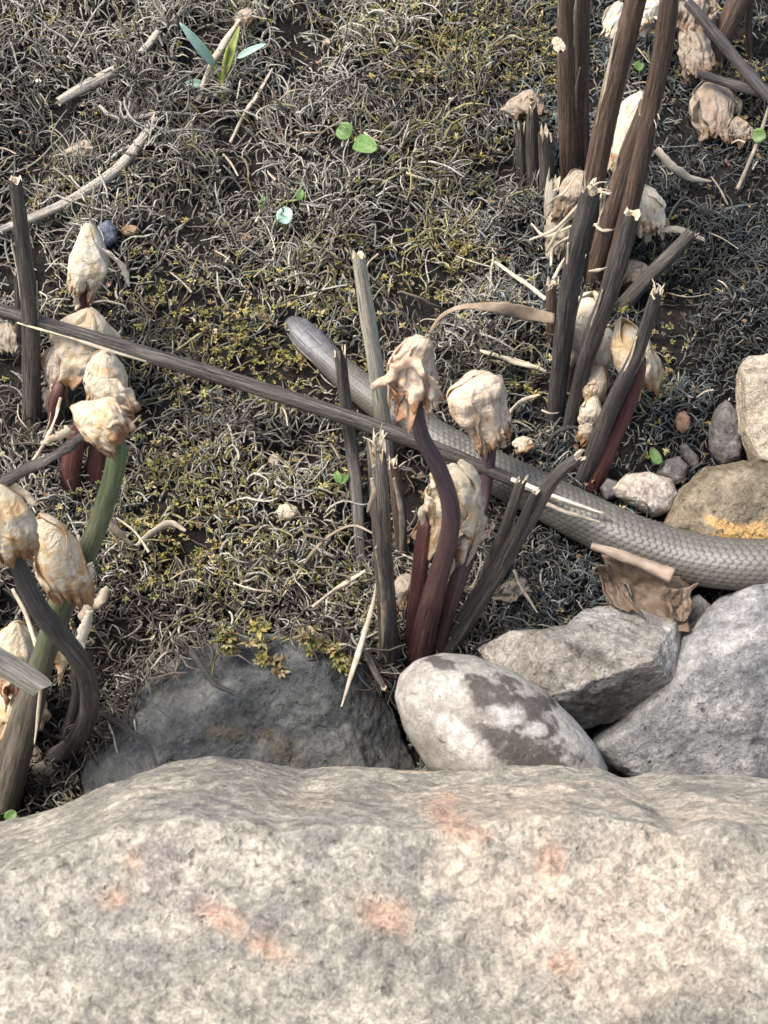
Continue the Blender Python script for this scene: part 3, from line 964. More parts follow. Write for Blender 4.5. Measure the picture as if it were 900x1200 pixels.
def husk_mesh(name, neck, apex, wid, mat, parent, seed, prof=None, folds=5, fold_amp=0.14, crumple=0.22, hem_drop=0.25, depth_scale=0.9, nu=80, nv=42):
    """a papery hood: open torn hem at the neck, closed apex"""
    neck = np.asarray(neck, float)
    apex = np.asarray(apex, float)
    ax = apex - neck
    Ln = np.linalg.norm(ax)
    ax = ax / Ln
    e2 = -FWD - ax * (-FWD @ ax)
    e2 /= np.linalg.norm(e2)
    e1 = np.cross(e2, ax)
    wid = wid * .9
    prof = prof or [(0, 0.62), (0.15, 0.86), (0.4, 1.0), (0.65, 0.86), (0.85, 0.52), (0.95, 0.26), (1.0, 0.03)]
    rg = np.random.default_rng(seed)
    VS, QS, TC, HM, base = [], [], [], [], 0
    bend = rg.normal(0, 0.10, 2)
    lead = rg.uniform(-.7, .7)
    for j, (ca_, sc_, hs_) in enumerate([(math.pi * .5 + lead, 1.06, 1.35), (math.pi * .5 + lead + 2.1, 1.0, 1.35), (math.pi * .5 + lead - 2.1, .98, 1.35), (math.pi * 1.5 + lead, .94, 1.5), (math.pi * .5 - lead * .5, .88, 1.6)]):
        nu, nv = 34, 36
        x = np.linspace(-1, 1, nu)
        v = np.linspace(0, 1, nv)
        Vv, X = np.meshgrid(v, x, indexing='ij')
        q = np.stack([X * 1.1 + j * 5.3, 0 * X + seed * 1.3, Vv * 1.5], -1).reshape(-1, 3)
        n1 = fbm(q, seed + j, 2).reshape(Vv.shape)
        n2 = fbm(q * 2.7, seed + 3 + j, 3, .5).reshape(Vv.shape)
        pl = np.abs(fbm(np.stack([q[:, 0] * 3.6, q[:, 1], q[:, 2] * .9], -1), seed + 11 + j, 2, .4).reshape(Vv.shape))
        ck = np.abs(fbm(q * 1.7, seed + 15 + j, 2, .4).reshape(Vv.shape))
        tear = vnoise(np.stack([v * 6, 0 * v + j, 0 * v], -1), seed + 21)
        tear2 = vnoise(np.stack([v * 6, 7 + 0 * v + j, 0 * v], -1), seed + 22)
        half = hs_ * np.interp(v, [0, .45, .8, 1], [.85, 1, .95, .7])[:, None] * np.where(X < 0, (1 + .25 * tear)[:, None], (1 + .25 * tear2)[:, None])
        U_ = ca_ + X * half
        rp = np.interp(Vv, [p[0] for p in prof], [p[1] for p in prof]) * wid * 0.5
        hemn = .55 * vnoise(np.stack([x * 1.7 + j, 0 * x, 0 * x + seed], -1), seed + 4) + .35 * vnoise(np.stack([x * 6, 0 * x + j, 0 * x], -1), seed + 6) + .22 * vnoise(np.stack([x * 17, 0 * x + j, 0 * x], -1), seed + 7)
        flare = .30 * np.abs(X) ** 5 * (0.4 + n1) * (1 - .6 * Vv) + .35 * sstep(.22, 0, Vv) * (0.2 + hemn[None, :])
        rr = rp * (sc_ + flare + crumple * (1.1 * n1 + .35 * n2) + crumple * 1.5 * (pl - .22) * (1.1 - Vv) + crumple * .9 * (ck - .2))
        top = rg.uniform(.9, 1.04)
        al = Vv * Ln * top - (1 - Vv) ** 2 * hem_drop * Ln * hemn[None, :] + 0.05 * Ln * n2 * (1 - Vv)
        P = neck + al[..., None] * ax + (rr * np.cos(U_))[..., None] * e1 + (rr * np.sin(U_) * depth_scale)[..., None] * e2
        P = P + (np.sin(Vv * 3.1)[..., None] * (bend[0] * e1 + bend[1] * e2)) * wid
        idx = np.arange(nu * nv).reshape(nv, nu) + base
        QS.append(np.stack([idx[:-1, :-1], idx[:-1, 1:], idx[1:, 1:], idx[1:, :-1]], -1).reshape(-1, 4))
        VS.append(P.reshape(-1, 3))
        TC.append(np.stack([X * 1.6 + j * 2, 0 * X, Vv * 2], -1).reshape(-1, 3))
        HM.append(np.maximum((1 - Vv) ** 1.2, .75 * np.abs(X) ** 9).ravel())
        base += nu * nv
    o = mesh_obj(name, np.vstack(VS), np.vstack(QS), None, MAT[mat], parent, attrs={"tc": np.vstack(TC) + seed, "hem": np.concatenate(HM)})
    solidify(o, 0.00028)
    return o


def ribbon(name, P, widths, mat, parent=None, seed=0, n=40, nw=6, curl=0.4, twist=0.6, ref=None, th=0.0004, ragged=0.12):
    """a flat strip with real thickness following a curve"""
    C = catmull(P, n)
    T, A, B = frames(C, ref if ref is not None else -FWD)
    t = np.linspace(0, 1, n)
    W = np.interp(t, np.linspace(0, 1, len(widths)), widths)
    W = np.array([rpx(W[i], C[i]) for i in range(n)])
    tw = twist * vnoise(np.stack([t * 3, 0 * t, 0 * t], -1), seed) * 2
    x = np.linspace(-1, 1, nw)
    rag = 1 + ragged * vnoise(np.stack([t * n * 0.4, 0 * t + 5, 0 * t], -1), seed + 2)
    side = np.cos(tw)[:, None] * B + np.sin(tw)[:, None] * A
    nor = -np.sin(tw)[:, None] * B + np.cos(tw)[:, None] * A
    Vt = C[:, None, :] + (W * rag)[:, None, None] * (x[None, :, None] * side[:, None, :] - curl * (x ** 2)[None, :, None] * nor[:, None, :])
    idx = np.arange(n * nw).reshape(n, nw)
    q = np.stack([idx[:-1, :-1], idx[:-1, 1:], idx[1:, 1:], idx[1:, :-1]], -1).reshape(-1, 4)
    s = np.linspace(0, 1, n) * np.linalg.norm(np.diff(C, axis=0), axis=1).sum()
    tc = np.stack([np.tile(x * 1.5, (n, 1)), np.zeros((n, nw)), np.tile((s * 12)[:, None], (1, nw))], -1).reshape(-1, 3)
    hem = np.tile(np.abs(x)[None, :], (n, 1)).ravel() * 0.6
    o = mesh_obj(name, Vt.reshape(-1, 3), q, None, MAT[mat], parent, attrs={"tc": tc + seed, "hem": hem, "t": np.repeat(t, nw)})
    solidify(o, th)
    return o


def scrap(name, label, cat, c, wpx, hpx, mat, seed, group=None, parent=None, rot=0.0, bulge=0.5):
    """a torn papery bract lying loose: overlapping ragged sheets"""
    k = depth_of(c) / FPX
    w0, h0 = wpx * 0.5 * k, hpx * 0.5 * k
    e2 = -RGT * math.sin(rot) + UPV * math.cos(rot)
    o = husk_mesh(name, c - e2 * h0, c + e2 * h0, 2 * w0, mat, None, seed, crumple=.42, hem_drop=.26, depth_scale=.7,
                  prof=[(0, .75), (.25, .9), (.5, 1.0), (.75, .85), (.92, .6), (1, .35)])
    return tag(o, label, cat, group)


def fibres(name, parent, centre, n, length, seed, mat='straw', up=(0, -0.2, 1), spread=0.8, r=0.0004):
    """a torn tuft: several short curled threads as one part"""
    rg = np.random.default_rng(seed)
    VS, QS, base = [], [], 0
    for i in range(n):
        d = np.array(up) + rg.normal(0, spread, 3)
        d /= np.linalg.norm(d)
        k = 7
        P = [np.asarray(centre) + rg.normal(0, r * 2.5, 3)]
        cur = rg.normal(0, 0.45, 3)
        for j in range(k):
            P.append(P[-1] + d * length * (0.5 + rg.random()) / k)
            d = d + cur * 0.45 + rg.normal(0, 0.08, 3)
            d /= np.linalg.norm(d)
        P = np.array(P)
        Vt, q, att, idx, *_ = tube_data(P, np.linspace(r, r * 0.35, len(P)), 5, seed + i, 0, 0)
        VS.append(Vt)
        QS.append(q + base)
        base += len(Vt)
    return mesh_obj(name, np.vstack(VS), np.vstack(QS), None, MAT[mat], parent)


# --- upright dead stems: name, label, base px, further px (x, y, lean), widths px base..tip, material, options
STEMS = [
    # centre clump
    ("dead_cane", "pale tan upright stem standing in front of the snake's neck", (453, 545), [(447, 480), (434, 390), (420, 299)], [21, 21, 20, 17], 'tan', dict(groove=.05)),
    ("dead_cane", "shaggy dark stump left of the red shoots in the centre clump", (457, 785), [(452, 690), (446, 600), (442, 524, .012)], [26, 25, 24, 26], 'grey', dict(groove=.16, lump=.1, ragged=2.5, tuft=9)),
    ("dead_cane", "thin split dark stem crossing in front of the snake's neck", (426, 692), [(420, 620, .022), (413, 540, .05), (404, 470, .062), (398, 412, .066)], [14, 16, 16, 16], 'grey', dict(groove=.2, lump=.1, ragged=2.5, hollow=4)),
    ("dead_cane", "short brown stub just behind the shaggy dark stump", (472, 665), [(468, 600), (461, 545, .005)], [16, 18, 15], 'brown', dict(groove=.12, ragged=2.0, tuft=4)),
    ("dead_cane", "grey forked broken stem leaning right over the snake", (522, 765), [(560, 705), (600, 640), (650, 562, -.005), (681, 534, -.008)], [26, 25, 23, 19, 15], 'grey', dict(groove=.14, lump=.12, ragged=1.0)),
    ("dead_cane", "frayed thin stub between the central husk and the leaning stem", (562, 690), [(584, 640), (600, 595), (610, 566)], [16, 16, 14, 14], 'grey', dict(groove=.25, ragged=3.5, hollow=5)),
    # right clump
    ("dead_cane", "left brown cane of the touching pair at top", (667, 222), [(664, 110), (663, 0), (660, -160)], [24, 23, 22, 18], 'brown', dict()),
    ("dead_cane", "right dark brown cane of the touching pair at top", (683, 205), [(682, 100), (684, 0), (690, -150)], [18, 18, 18, 15], 'brown', dict()),
    ("dead_cane", "long dark brown cane leaning right behind the broken grey cane", (676, 330), [(700, 190), (722, 90), (745, 0), (785, -160)], [28, 29, 29, 27, 22], 'brown', dict()),
    ("dead_cane", "weathered grey cane broken at the top, left of the right clump", (650, 492, ), [(660, 400, -.004), (674, 300, -.008), (694, 222, -.01)], [22, 25, 25, 27], 'slate', dict(ragged=1.5, tuft=7)),
    ("dead_cane", "longest brown cane of the right clump, reaching the top edge", (712, 350), [(740, 235), (762, 130), (776, 60), (784, 0), (800, -160)], [24, 25, 25, 26, 25, 20], 'brown', dict()),
    ("dead_cane", "bent grey cane with a cut top in the right clump", (668, 500), [(690, 410, -.006), (717, 335, -.01), (741, 250, -.012)], [20, 24, 23, 21], 'slate', dict(ragged=.6)),
    ("dead_cane", "short brown cane with snapped pale top, middle of right clump", (694, 330), [(712, 260, -.004), (735, 190, -.006), (758, 128, -.008)], [26, 27, 27, 24], 'brown', dict(ragged=1.4, tuft=5)),
    ("dead_cane", "grey stub leaning far right with a hollow end", (728, 362), [(760, 325), (790, 295), (812, 271)], [20, 20, 19, 17], 'grey', dict(ragged=1.2, hollow=2.5)),
    ("dead_cane", "dark slanting stem with a frayed pale tip beside the red shoot", (684, 562), [(716, 480, -.004), (744, 420, -.006), (758, 380, -.006), (770, 342, -.006)], [22, 22, 21, 18, 15], 'slate', dict(ragged=1.4, tuft=8)),
    ("dead_cane", "thin brown cane between the two grey canes of the right clump", (655, 440), [(668, 360), (680, 300)], [16, 17, 15], 'brown', dict(ragged=1.2)),
    ("dead_cane", "tiny brown stub with frayed top at the dry leaf blade", (645, 398), [(646, 368), (646, 332)], [14, 14, 13], 'brown', dict(ragged=2.0, tuft=6)),
    ("dead_cane", "grey stub left of the touching pair of canes, tallest of the stub row", (626, 218), [(624, 180), (624, 128)], [17, 17, 15], 'grey', dict(groove=.2, ragged=2.5, hollow=3)),
    ("dead_cane", "split grey stub nearest the touching pair of canes", (640, 238), [(641, 200), (638, 158)], [18, 19, 17], 'grey', dict(groove=.2, ragged=2.5, hollow=3)),
    ("dead_cane", "low grey stub at the left end of the stub row", (612, 205), [(611, 178), (610, 150)], [15, 16, 14], 'grey', dict(groove=.2, ragged=2.5, hollow=3)),
    ("dead_cane", "flat tan stub standing under the touching pair of canes", (643, 262), [(644, 235), (648, 212)], [22, 24, 26], 'tan', dict(groove=.15, ragged=2.0, squash=.5)),
    ("dead_cane", "brown cane leaning right in the top right corner", (835, 75), [(850, 35), (866, 0), (905, -90)], [28, 29, 28, 24], 'brown', dict()),
    ("dead_cane", "thin dark cane near the top right corner", (878, 66), [(877, 30), (878, 0), (880, -100)], [10, 10, 10, 9], 'brown', dict()),
    # left clump
    ("dead_cane", "tall dark grey stem with a cut top at the left edge", (38, 500), [(37, 440), (35, 360), (27, 290), (18, 211)], [24, 24, 22, 20, 17], 'grey', dict(ragged=.5)),
    ("dead_cane", "short grey stub under the long twig at left", (74, 492), [(82, 450), (91, 396)], [20, 19, 16], 'slate', dict(ragged=1.0)),
    ("dead_cane", "thin grey stub left of the tall dark grey stem", (22, 420), [(22, 370), (21, 318)], [10, 11, 9], 'grey', dict(ragged=1.4)),
]

for i, (nm, lab, base, pts, wd, mt, op) in enumerate(STEMS):
    P = stem_curve(base, pts)
    t = thing(nm, lab, "stem", P[1])
    o, C, R, T = stalk("stalk", P, [wd[0]] + wd, mt, t, 100 + i * 7, groove=op.get('groove', .06) * .55, lump=op.get('lump', .06), ragged=op.get('ragged', .8), hollow=op.get('hollow', 1.2), squash=op.get('squash', 1.0))
    if op.get('tuft'):
        fibres("frayed_tip", t, C[-1] - T[-1] * R[-1] * .5, op['tuft'], R[-1] * 2.0, 500 + i, 'straw', tuple(T[-1]), 0.38, 0.0006)
    if i == 1:      # loose bark strips on the shaggy stump
        for k, (a, b_) in enumerate([((441, 640), (448, 760)), ((462, 560), (470, 650)), ((436, 560), (430, 600))]):
            yb = P[1][1] - 0.006
            ribbon("bark_strip", [V(a[0], a[1], yb), V((a[0] + b_[0]) / 2 + 5, (a[1] + b_[1]) / 2, yb - .003), V(b_[0], b_[1], yb)], [4, 7, 3], 'straw_dark', t, 60 + k)
    if i in (6, 8, 9, 10, 11, 12, 14, 23):      # peeling strips of bark
        rg_ = np.random.default_rng(i)
        nC = len(C)
        for k in range(3):
            f0 = rg_.uniform(.25, .7)
            a_, b_ = int(nC * f0), int(nC * min(.97, f0 + rg_.uniform(.12, .25)))
            if b_ - a_ < 3:
                continue
            sd_ = RGT * rg_.choice([-1, 1]) * .8 - FWD * rg_.uniform(.3, .9)
            sd_ = sd_ / np.linalg.norm(sd_)
            m_ = (a_ + b_) // 2
            ribbon("bark_strip", [C[a_] + sd_ * R[a_] * 1.0, C[m_] + sd_ * R[m_] * 1.12, C[b_] + sd_ * R[b_] * rg_.uniform(1.1, 1.6)], [2, 5, 1.5], 'straw_dark' if k else 'straw', t, 700 + i * 5 + k, 24, 5, .7, .3, sd_)
    if i == 4:      # fork of the leaning stem
        B = P[1][1]
        stalk("side_branch", [V(585, 668, B), V(608, 620, B - .004), V(628, 575, B - .006)], [16, 13, 10], 'grey', t, 901, ragged=1.5)

# the pale stub with a blunt end close to the camera, bottom left
t = thing("dead_cane", "thick bleached broken stalk end poking in at the left edge", "stem", V(-40, 752, -0.155))
stalk("stalk", [V(-120, 722, -.165), V(-40, 755, -.160), V(0, 776, -.157), V(44, 803, -.155)], [34, 33, 33, 31], 'tan', t, 777, ragged=1.4, hollow=.6)

# --- living shoots with papery husks
# label, base, pts, widths, stalk material, [husk: neck px, apex px, lean dy, width px, material, seed, options]
SHOOTS = [
    ("curved purple shoot with a drooping tan husk on top", (490, 772), [(507, 700, -.004), (526, 630, -.008), (527, 590, -.010), (512, 545, -.012), (494, 510, -.012), (485, 462, -.012)], [34, 30, 26, 25, 24, 22, 20, 18], 'purple',
     [((486, 468), (500, 394), -.012, 56, 'husk_pink', 3, dict(crumple=.34, hem_drop=.35, prof=[(0, .95), (.2, 1.0), (.5, .80), (.75, .62), (.9, .48), (1, .1)]))]),
    ("straight red shoot under the lower central husk", (483, 768), [(489, 700), (494, 650), (499, 606, .004)], [24, 22, 21, 18], 'red',
     [((516, 628), (534, 546), .006, 74, 'husk', 8, dict(crumple=.3, hem_drop=.3, prof=[(0, .7), (.2, .9), (.5, 1.0), (.8, .82), (.92, .6), (1, .1)]))]),
    ("dark red shoot behind the leaning stem with a boxy cream husk", (512, 765), [(530, 700), (548, 650, .01), (563, 595, .045), (572, 540, .055), (575, 495, .058)], [22, 22, 21, 20, 19, 18], 'purple',
     [((577, 506), (556, 442), .056, 62, 'husk_pink', 14, dict(crumple=.25, hem_drop=.3, prof=[(0, .62), (.2, .8), (.5, 1.0), (.8, .98), (.93, .72), (1, .1)]))]),
    ("red shoot with a large browned husk right of the slanting stem", (697, 566), [(712, 530), (730, 490), (747, 442), (750, 415)], [24, 22, 21, 20, 16], 'red',
     [((752, 448), (730, 372), .018, 50, 'husk_brown', 21, dict(hem_drop=.3, crumple=.2))]),
    ("short purple shoot with a round bleached husk between grey canes", (668, 470), [(670, 430), (676, 395)], [20, 20, 18], 'purple',
     [((684, 412), (694, 344), .0, 50, 'husk_white', 27, dict(crumple=.16, prof=[(0, .8), (.3, 1), (.6, .98), (.85, .75), (.95, .5), (1, .1)]))]),
    ("low shoot with a small cream husk under the round bleached one", (697, 500), [(698, 480), (700, 462)], [12, 12, 12], 'purple',
     [((692, 466), (706, 428), -.004, 32, 'husk', 33, dict(crumple=.16)), ((700, 430), (712, 385), .004, 28, 'husk_white', 35, dict(crumple=.2))]),
    ("bud of small yellow scales at the foot of the bent grey cane", (690, 522), [(692, 512), (694, 500)], [14, 14, 12], 'tan',
     [((684, 516), (702, 478), -.003, 22, 'husk', 37, dict(crumple=.2)), ((690, 495), (697, 462), -.002, 26, 'husk_white', 39, dict(crumple=.12))]),
    # left clump
    ("red shoot topped by the highest cream husk on the left", (98, 420), [(98, 390), (98, 350), (97, 320)], [16, 16, 15, 14], 'red',
     [((97, 334), (103, 262), 0, 50, 'husk_white', 41, dict(crumple=.14, hem_drop=.25, prof=[(0, .55), (.2, .82), (.4, 1.0), (.6, .86), (.8, .56), (.93, .34), (1, .08)]))]),
    ("red shoot with a wide torn husk behind the long twig", (64, 508), [(65, 480), (68, 458), (72, 440, .008)], [18, 18, 17, 15], 'red',
     [((92, 432), (104, 362), .012, 72, 'husk', 47, dict(crumple=.3, hem_drop=.3)), ((74, 452), (72, 395), .010, 38, 'husk_pink', 49, dict(crumple=.4, hem_drop=.4))]),
    ("dark red stub with a pale round husk just under the twig", (84, 568), [(84, 540), (95, 500), (112, 465)], [26, 26, 22, 18], 'red',
     [((126, 470), (122, 412), -.01, 52, 'husk', 53, dict(crumple=.18))]),
    ("second dark red stub left of the green shoot", (112, 562), [(113, 540), (116, 515)], [24, 24, 20], 'red', []),
    ("long green shoot with a big brown hemmed husk at its tip", (-5, 935), [(20, 858), (60, 745), (108, 632), (132, 560), (141, 512)], [32, 31, 30, 29, 27, 26, 25], 'green',
     [((140, 512), (84, 478), -.004, 62, 'husk_brown', 59, dict(crumple=.22, hem_drop=.28, prof=[(0, .85), (.2, 1.0), (.45, .95), (.7, .75), (.9, .45), (1, .08)])),
      ((146, 486), (108, 448), .006, 40, 'husk', 61, dict(crumple=.25))]),
    ("green based shoot with an upright egg shaped white husk", (5, 950), [(28, 860), (48, 780), (66, 715), (74, 690)], [34, 33, 31, 28, 24], 'green',
     [((82, 700), (44, 602), -.004, 60, 'husk_brown', 67, dict(crumple=.10, hem_drop=.16, fold_amp=.06, prof=[(0, .62), (.1, .80), (.3, 1.0), (.6, .98), (.8, .78), (.92, .52), (1, .1)]))]),
    ("looping dark stalk with a cream husk cut by the left edge", (52, 893), [(82, 876, -.010), (101, 845, -.022), (105, 812, -.036), (94, 775, -.05), (66, 740, -.06), (40, 705, -.064), (20, 660, -.066), (12, 640, -.066)], [24, 25, 26, 25, 25, 26, 27, 28, 26, 22], 'slate',
     [((14, 644), (-2, 566), -.066, 64, 'husk_brown', 71, dict(crumple=.16, hem_drop=.2))]),
    ("hidden shoot with a low browned husk behind the looping stalk", (15, 870), [(18, 830), (22, 790)], [24, 22, 20], 'green',
     [((24, 800), (20, 726), -.002, 62, 'husk_brown', 79, dict(crumple=.3)), ((10, 862), (22, 800), -.004, 64, 'husk_brown', 83, dict(crumple=.4, hem_drop=.4))]),
    ("dark curved stalk inside the loop of the bent one", (68, 880), [(84, 845), (92, 810), (88, 775)], [18, 18, 17, 14], 'slate', []),
]
SH = {}
for i, (lab, base, pts, wd, mt, hs) in enumerate(SHOOTS):
    P = stem_curve(base, pts)
    t = thing("plant_shoot", lab, "shoot", P[1])
    SH[i] = (t, P[1][1])
    stalk("stalk", P, [wd[0]] + wd, mt, t, 300 + i * 11, groove=.03, lump=.03, ragged=0 if hs else 1.0, end=None if hs else 'pith', nseg=20)
    for (nk, ap, dy, wpx, hm, sd_, op) in hs:
        n3, a3 = V(nk[0], nk[1], P[1][1] + dy), V(ap[0], ap[1], P[1][1] + dy)
        husk_mesh("husk", n3, a3, 2 * rpx(wpx, n3), hm, t, sd_, **op)

# torn flaps that hang from husks
def flap(k, pts, widths, mat, seed, dy=-0.004, curl=.5):
    t, y = SH[k]
    ribbon("husk_flap", [V(a, b_, y + dy) for a, b_ in pts], widths, mat, t, seed, 30, 7, curl, 0.8, None, 0.0005, 0.3)


flap(0, [(494, 424), (472, 432), (452, 441), (438, 458)], [30, 26, 18, 8], 'husk_pink', 5, -.016)
flap(0, [(502, 440), (509, 458), (513, 477)], [14, 16, 9], 'husk_pink', 6, -.016)
flap(1, [(552, 590), (562, 615), (560, 640), (548, 662)], [18, 20, 16, 8], 'husk', 7, 0.004)
flap(1, [(500, 580), (496, 600), (500, 618)], [14, 14, 8], 'husk', 41, 0.002)
flap(1, [(540, 600), (546, 632), (536, 655)], [14, 18, 8], 'husk_pink', 43, 0.002)
flap(1, [(520, 640), (528, 660), (522, 690), (516, 716)], [10, 12, 12, 6], 'husk', 9, 0.004)
flap(1, [(556, 640), (570, 628), (578, 612)], [12, 10, 5], 'husk_pink', 10, 0.004)
flap(2, [(580, 500), (586, 512), (590, 525)], [16, 12, 6], 'husk_pink', 11, 0.05)
flap(2, [(552, 498), (560, 508), (566, 520)], [12, 12, 8], 'husk_pink', 12, 0.05)
flap(3, [(757, 420), (752, 445), (743, 466)], [14, 14, 7], 'husk_brown', 13, .008)
flap(7, [(112, 288), (128, 300), (144, 314), (151, 336)], [8, 9, 7, 3], 'husk_white', 15)
flap(7, [(92, 330), (92, 345), (88, 362)], [10, 9, 6], 'husk_white', 16)
flap(8, [(64, 430), (58, 460), (60, 490)], [14, 18, 8], 'husk_pink', 17, 0.006)
flap(11, [(84, 505), (66, 514), (48, 518)], [16, 12, 6], 'husk', 18)
flap(11, [(100, 512), (60, 532), (20, 556), (-20, 578)], [12, 13, 14, 15], 'grey', 19, -0.006, .6)
flap(12, [(94, 684), (101, 676), (107, 660)], [10, 11, 6], 'husk_white', 20, -.006)
flap(12, [(84, 696), (92, 702), (96, 712)], [10, 9, 5], 'husk_white', 22, -.006)
flap(14, [(66, 765), (76, 780), (70, 800)], [18, 16, 8], 'husk_brown', 23)

# --- long dark twig lying across the snake
A_ = V(-70, 341, 0.062)
sp = np.array([G(712, 606, 0.031), G(640, 580, 0.030)])
B_ = sp[0]
t = thing("fallen_twig", "long dark broken twig lying across the snake's back", "twig", B_)
pts = [A_ + (B_ - A_) * f for f in (0, .14, .3, .48, .62, .76, .9)]
pxs = [(-70, 341), (30, 373), (150, 409), (290, 451), (400, 487), (505, 524), (640, 579)]
pts = []
for (a, b_) in pxs:
    f = (a + 70) / 782.0
    pts.append(V(a, b_, A_[1] * (1 - f) + B_[1] * f))
stalk("bark", pts, [15, 18, 20, 20, 20, 21, 19, 13], 'grey', t, 640, n=120, groove=.05, lump=.04, ragged=2.2, end=None)
yb = pts[-1][1]
core = [V(600, 563, yb + .004), V(650, 583, B_[1] + .002), V(690, 597, B_[1] + .001), V(713, 604, B_[1])]
stalk("split_core", core, [15, 13, 11, 6], 'wood', t, 650, n=40, groove=.25, lump=.1, ragged=3.0, end=None, squash=.6)
ribbon("splinter", [V(640, 590, B_[1] - .002), V(672, 603, B_[1] - .003), V(704, 612, B_[1] - .003)], [5, 5, 2], 'straw', t, 12)
ribbon("peeled_bark", [V(20, 378, pts[1][1] - .004), V(110, 405, pts[2][1] - .006), V(190, 430, pts[2][1] - .006)], [2, 4, 2], 'straw', t, 13, 50)

# --- twigs and roots lying on the bank
def lying(name, label, cat, pxs, widths, mat, h=0.007, seed=0, group=None, end='pith', ragged=.8, **kw):
    P = [G(p[0], p[1], p[2] if len(p) > 2 else h) for p in pxs]
    t = thing(name, label, cat, P[0], group)
    stalk("stalk", P, widths, mat, t, seed, ragged=ragged, end=end, **kw)
    return t


lying("bleached_root", "curved bleached root lying on the moss at upper left", "root", [(-30, 282, .010), (20, 262), (75, 239), (130, 204), (160, 172), (183, 138, .012)], [9, 11, 13, 14, 13, 11], 'root', seed=21, h=.011)
lying("short_twig", "short bleached twig with a broken end, upper left corner", "twig", [(68, 120), (95, 104), (137, 82)], [12, 16, 15], 'root', seed=22, h=.010)
lying("short_twig", "small dark twig piece above the short bleached twig", "twig", [(165, 62), (176, 50), (186, 36)], [9, 10, 8], 'root', seed=23, h=.012)
lying("short_twig", "pale forked rootlet right of the short bleached twig", "twig", [(117, 124), (132, 137), (160, 138), (186, 133), (226, 134)], [4, 6, 7, 5, 4], 'root', seed=24, h=.012)
lying("fallen_twig", "dark twig slanting down in the top right corner", "twig", [(806, 2, .05), (840, 42, .045), (870, 78, .04), (900, 112, .035), (930, 150, .02)], [13, 15, 15, 14, 13], 'slate', seed=25)
lying("fallen_twig", "shiny dark twig pointing left from the right edge near the top", "twig", [(818, 86, .03), (850, 96, .03), (900, 110, .03), (960, 122, .02)], [10, 13, 14, 14], 'slate', seed=26)
lying("short_twig", "thin grey twig arching over the dark stone at lower left", "twig", [(208, 745, .03), (230, 772, .058), (250, 800, .064), (276, 813, .062)], [5, 8, 7, 5], 'slate', seed=27)
lying("short_twig", "black rootlet crossing the left end of the dark stone", "twig", [(112, 832, .04), (150, 855, .058), (172, 872, .06), (187, 905, .062)], [6, 7, 6, 4], 'slate', seed=28)
lying("short_twig", "dark short twig beside the pale hanging straw", "twig", [(424, 748, .03), (436, 780, .05), (450, 806, .056)], [9, 9, 7], 'grey', seed=29)
lying("short_twig", "blue grey arched rootlet at the foot of the bent cane", "twig", [(640, 532, .006), (648, 510, .012), (668, 501, .016), (686, 504, .012)], [5, 5, 5, 4], 'slate', seed=30)

# --- dry leaf blades, straws and fibres placed one by one
def blade(label, pxs, widths, mat, seed, h=0.012, cat="leaf blade", name="leaf_blade", group=None, curl=.5, twist=.5):
    P = [G(p[0], p[1], p[2] if len(p) > 2 else h) for p in pxs]
    o = ribbon(name, P, widths, mat, None, seed, 46, 7, curl, twist, None, 0.0004, .12)
    return tag(o, label, cat, group)


blade("long dry brown leaf blade reaching left from the right clump", [(503, 391, .03), (518, 370, .035), (545, 359, .036), (585, 361, .033), (625, 369, .03), (650, 373, .026)], [3, 5, 8, 16, 17, 12], 'blade', 5, curl=.15, twist=.25)
blade("pale curved strip sticking out right of the right clump", [(768, 176, .03), (790, 198, .026), (812, 208, .02), (834, 212, .012)], [12, 10, 8, 3], 'straw', 6)
blade("pale flat strip below the curved one, right clump", [(772, 268, .026), (800, 270, .024), (826, 280, .02)], [8, 8, 6], 'straw', 7)
blade("thin pale straw hanging over the dark stone", [(444, 668, .05), (438, 705, .05), (424, 752, .056), (410, 795, .064), (400, 828, .07)], [3, 5, 7, 5, 2], 'straw', 8)
blade("pale leaf strip leaning against the green seedling", [(280, 22, .03), (258, 58, .024), (242, 92, .016), (232, 118, .01)], [5, 8, 8, 6], 'straw', 9)
blade("straight pale straw on the moss below the green seedling", [(319, 80, .016), (300, 112, .014), (284, 140, .012), (270, 167, .01)], [3, 5, 5, 3], 'straw', 10)
blade("dry pale strip curled on moss left of centre", [(160, 640, .012), (178, 626, .014), (200, 614, .014), (218, 622, .01)], [4, 10, 9, 3], 'straw', 11)
blade("pale straw lying left of the tiny frayed stub", [(580, 306, .016), (605, 324, .016), (640, 350, .018)], [4, 5, 5], 'straw', 12)
blade("straw beside the dry leaf blade, pointing at the grey cane", [(563, 410, .014), (590, 420, .016), (632, 432, .018)], [4, 6, 5], 'straw', 13)
blade("thin straw lying between the boxy husk and the snake", [(594, 486, .02), (612, 470, .02), (632, 462, .02)], [3, 5, 3], 'straw', 14)
blade("pale splinter at the foot of the right clump", [(596, 420, .012), (618, 428, .016), (640, 436, .012)], [6, 7, 4], 'straw', 15)
blade("thin pale straw crossing the bottom left husks", [(14, 690, .11), (34, 730, .10), (48, 790, .09), (40, 872, .06)], [4, 5, 4, 3], 'straw', 16)
blade("stiff pale straw left of the red stub at left", [(72, 466, .03), (64, 490, .026), (52, 520, .02), (38, 540, .012)], [4, 5, 4, 3], 'straw', 17)
blade("tan folded strip standing beside the looping stalk", [(106, 716, .05), (100, 740, .045), (92, 764, .04)], [8, 16, 9], 'husk_white', 18)
blade("hollow dry strip behind the egg shaped husk", [(128, 690, .022), (112, 706, .024), (92, 724, .02)], [10, 16, 10], 'straw_dark', 19)
blade("grey strip leaning against the green shoot", [(124, 606, .03), (136, 622, .024), (154, 640, .014)], [8, 9, 5], 'straw_dark', 20)
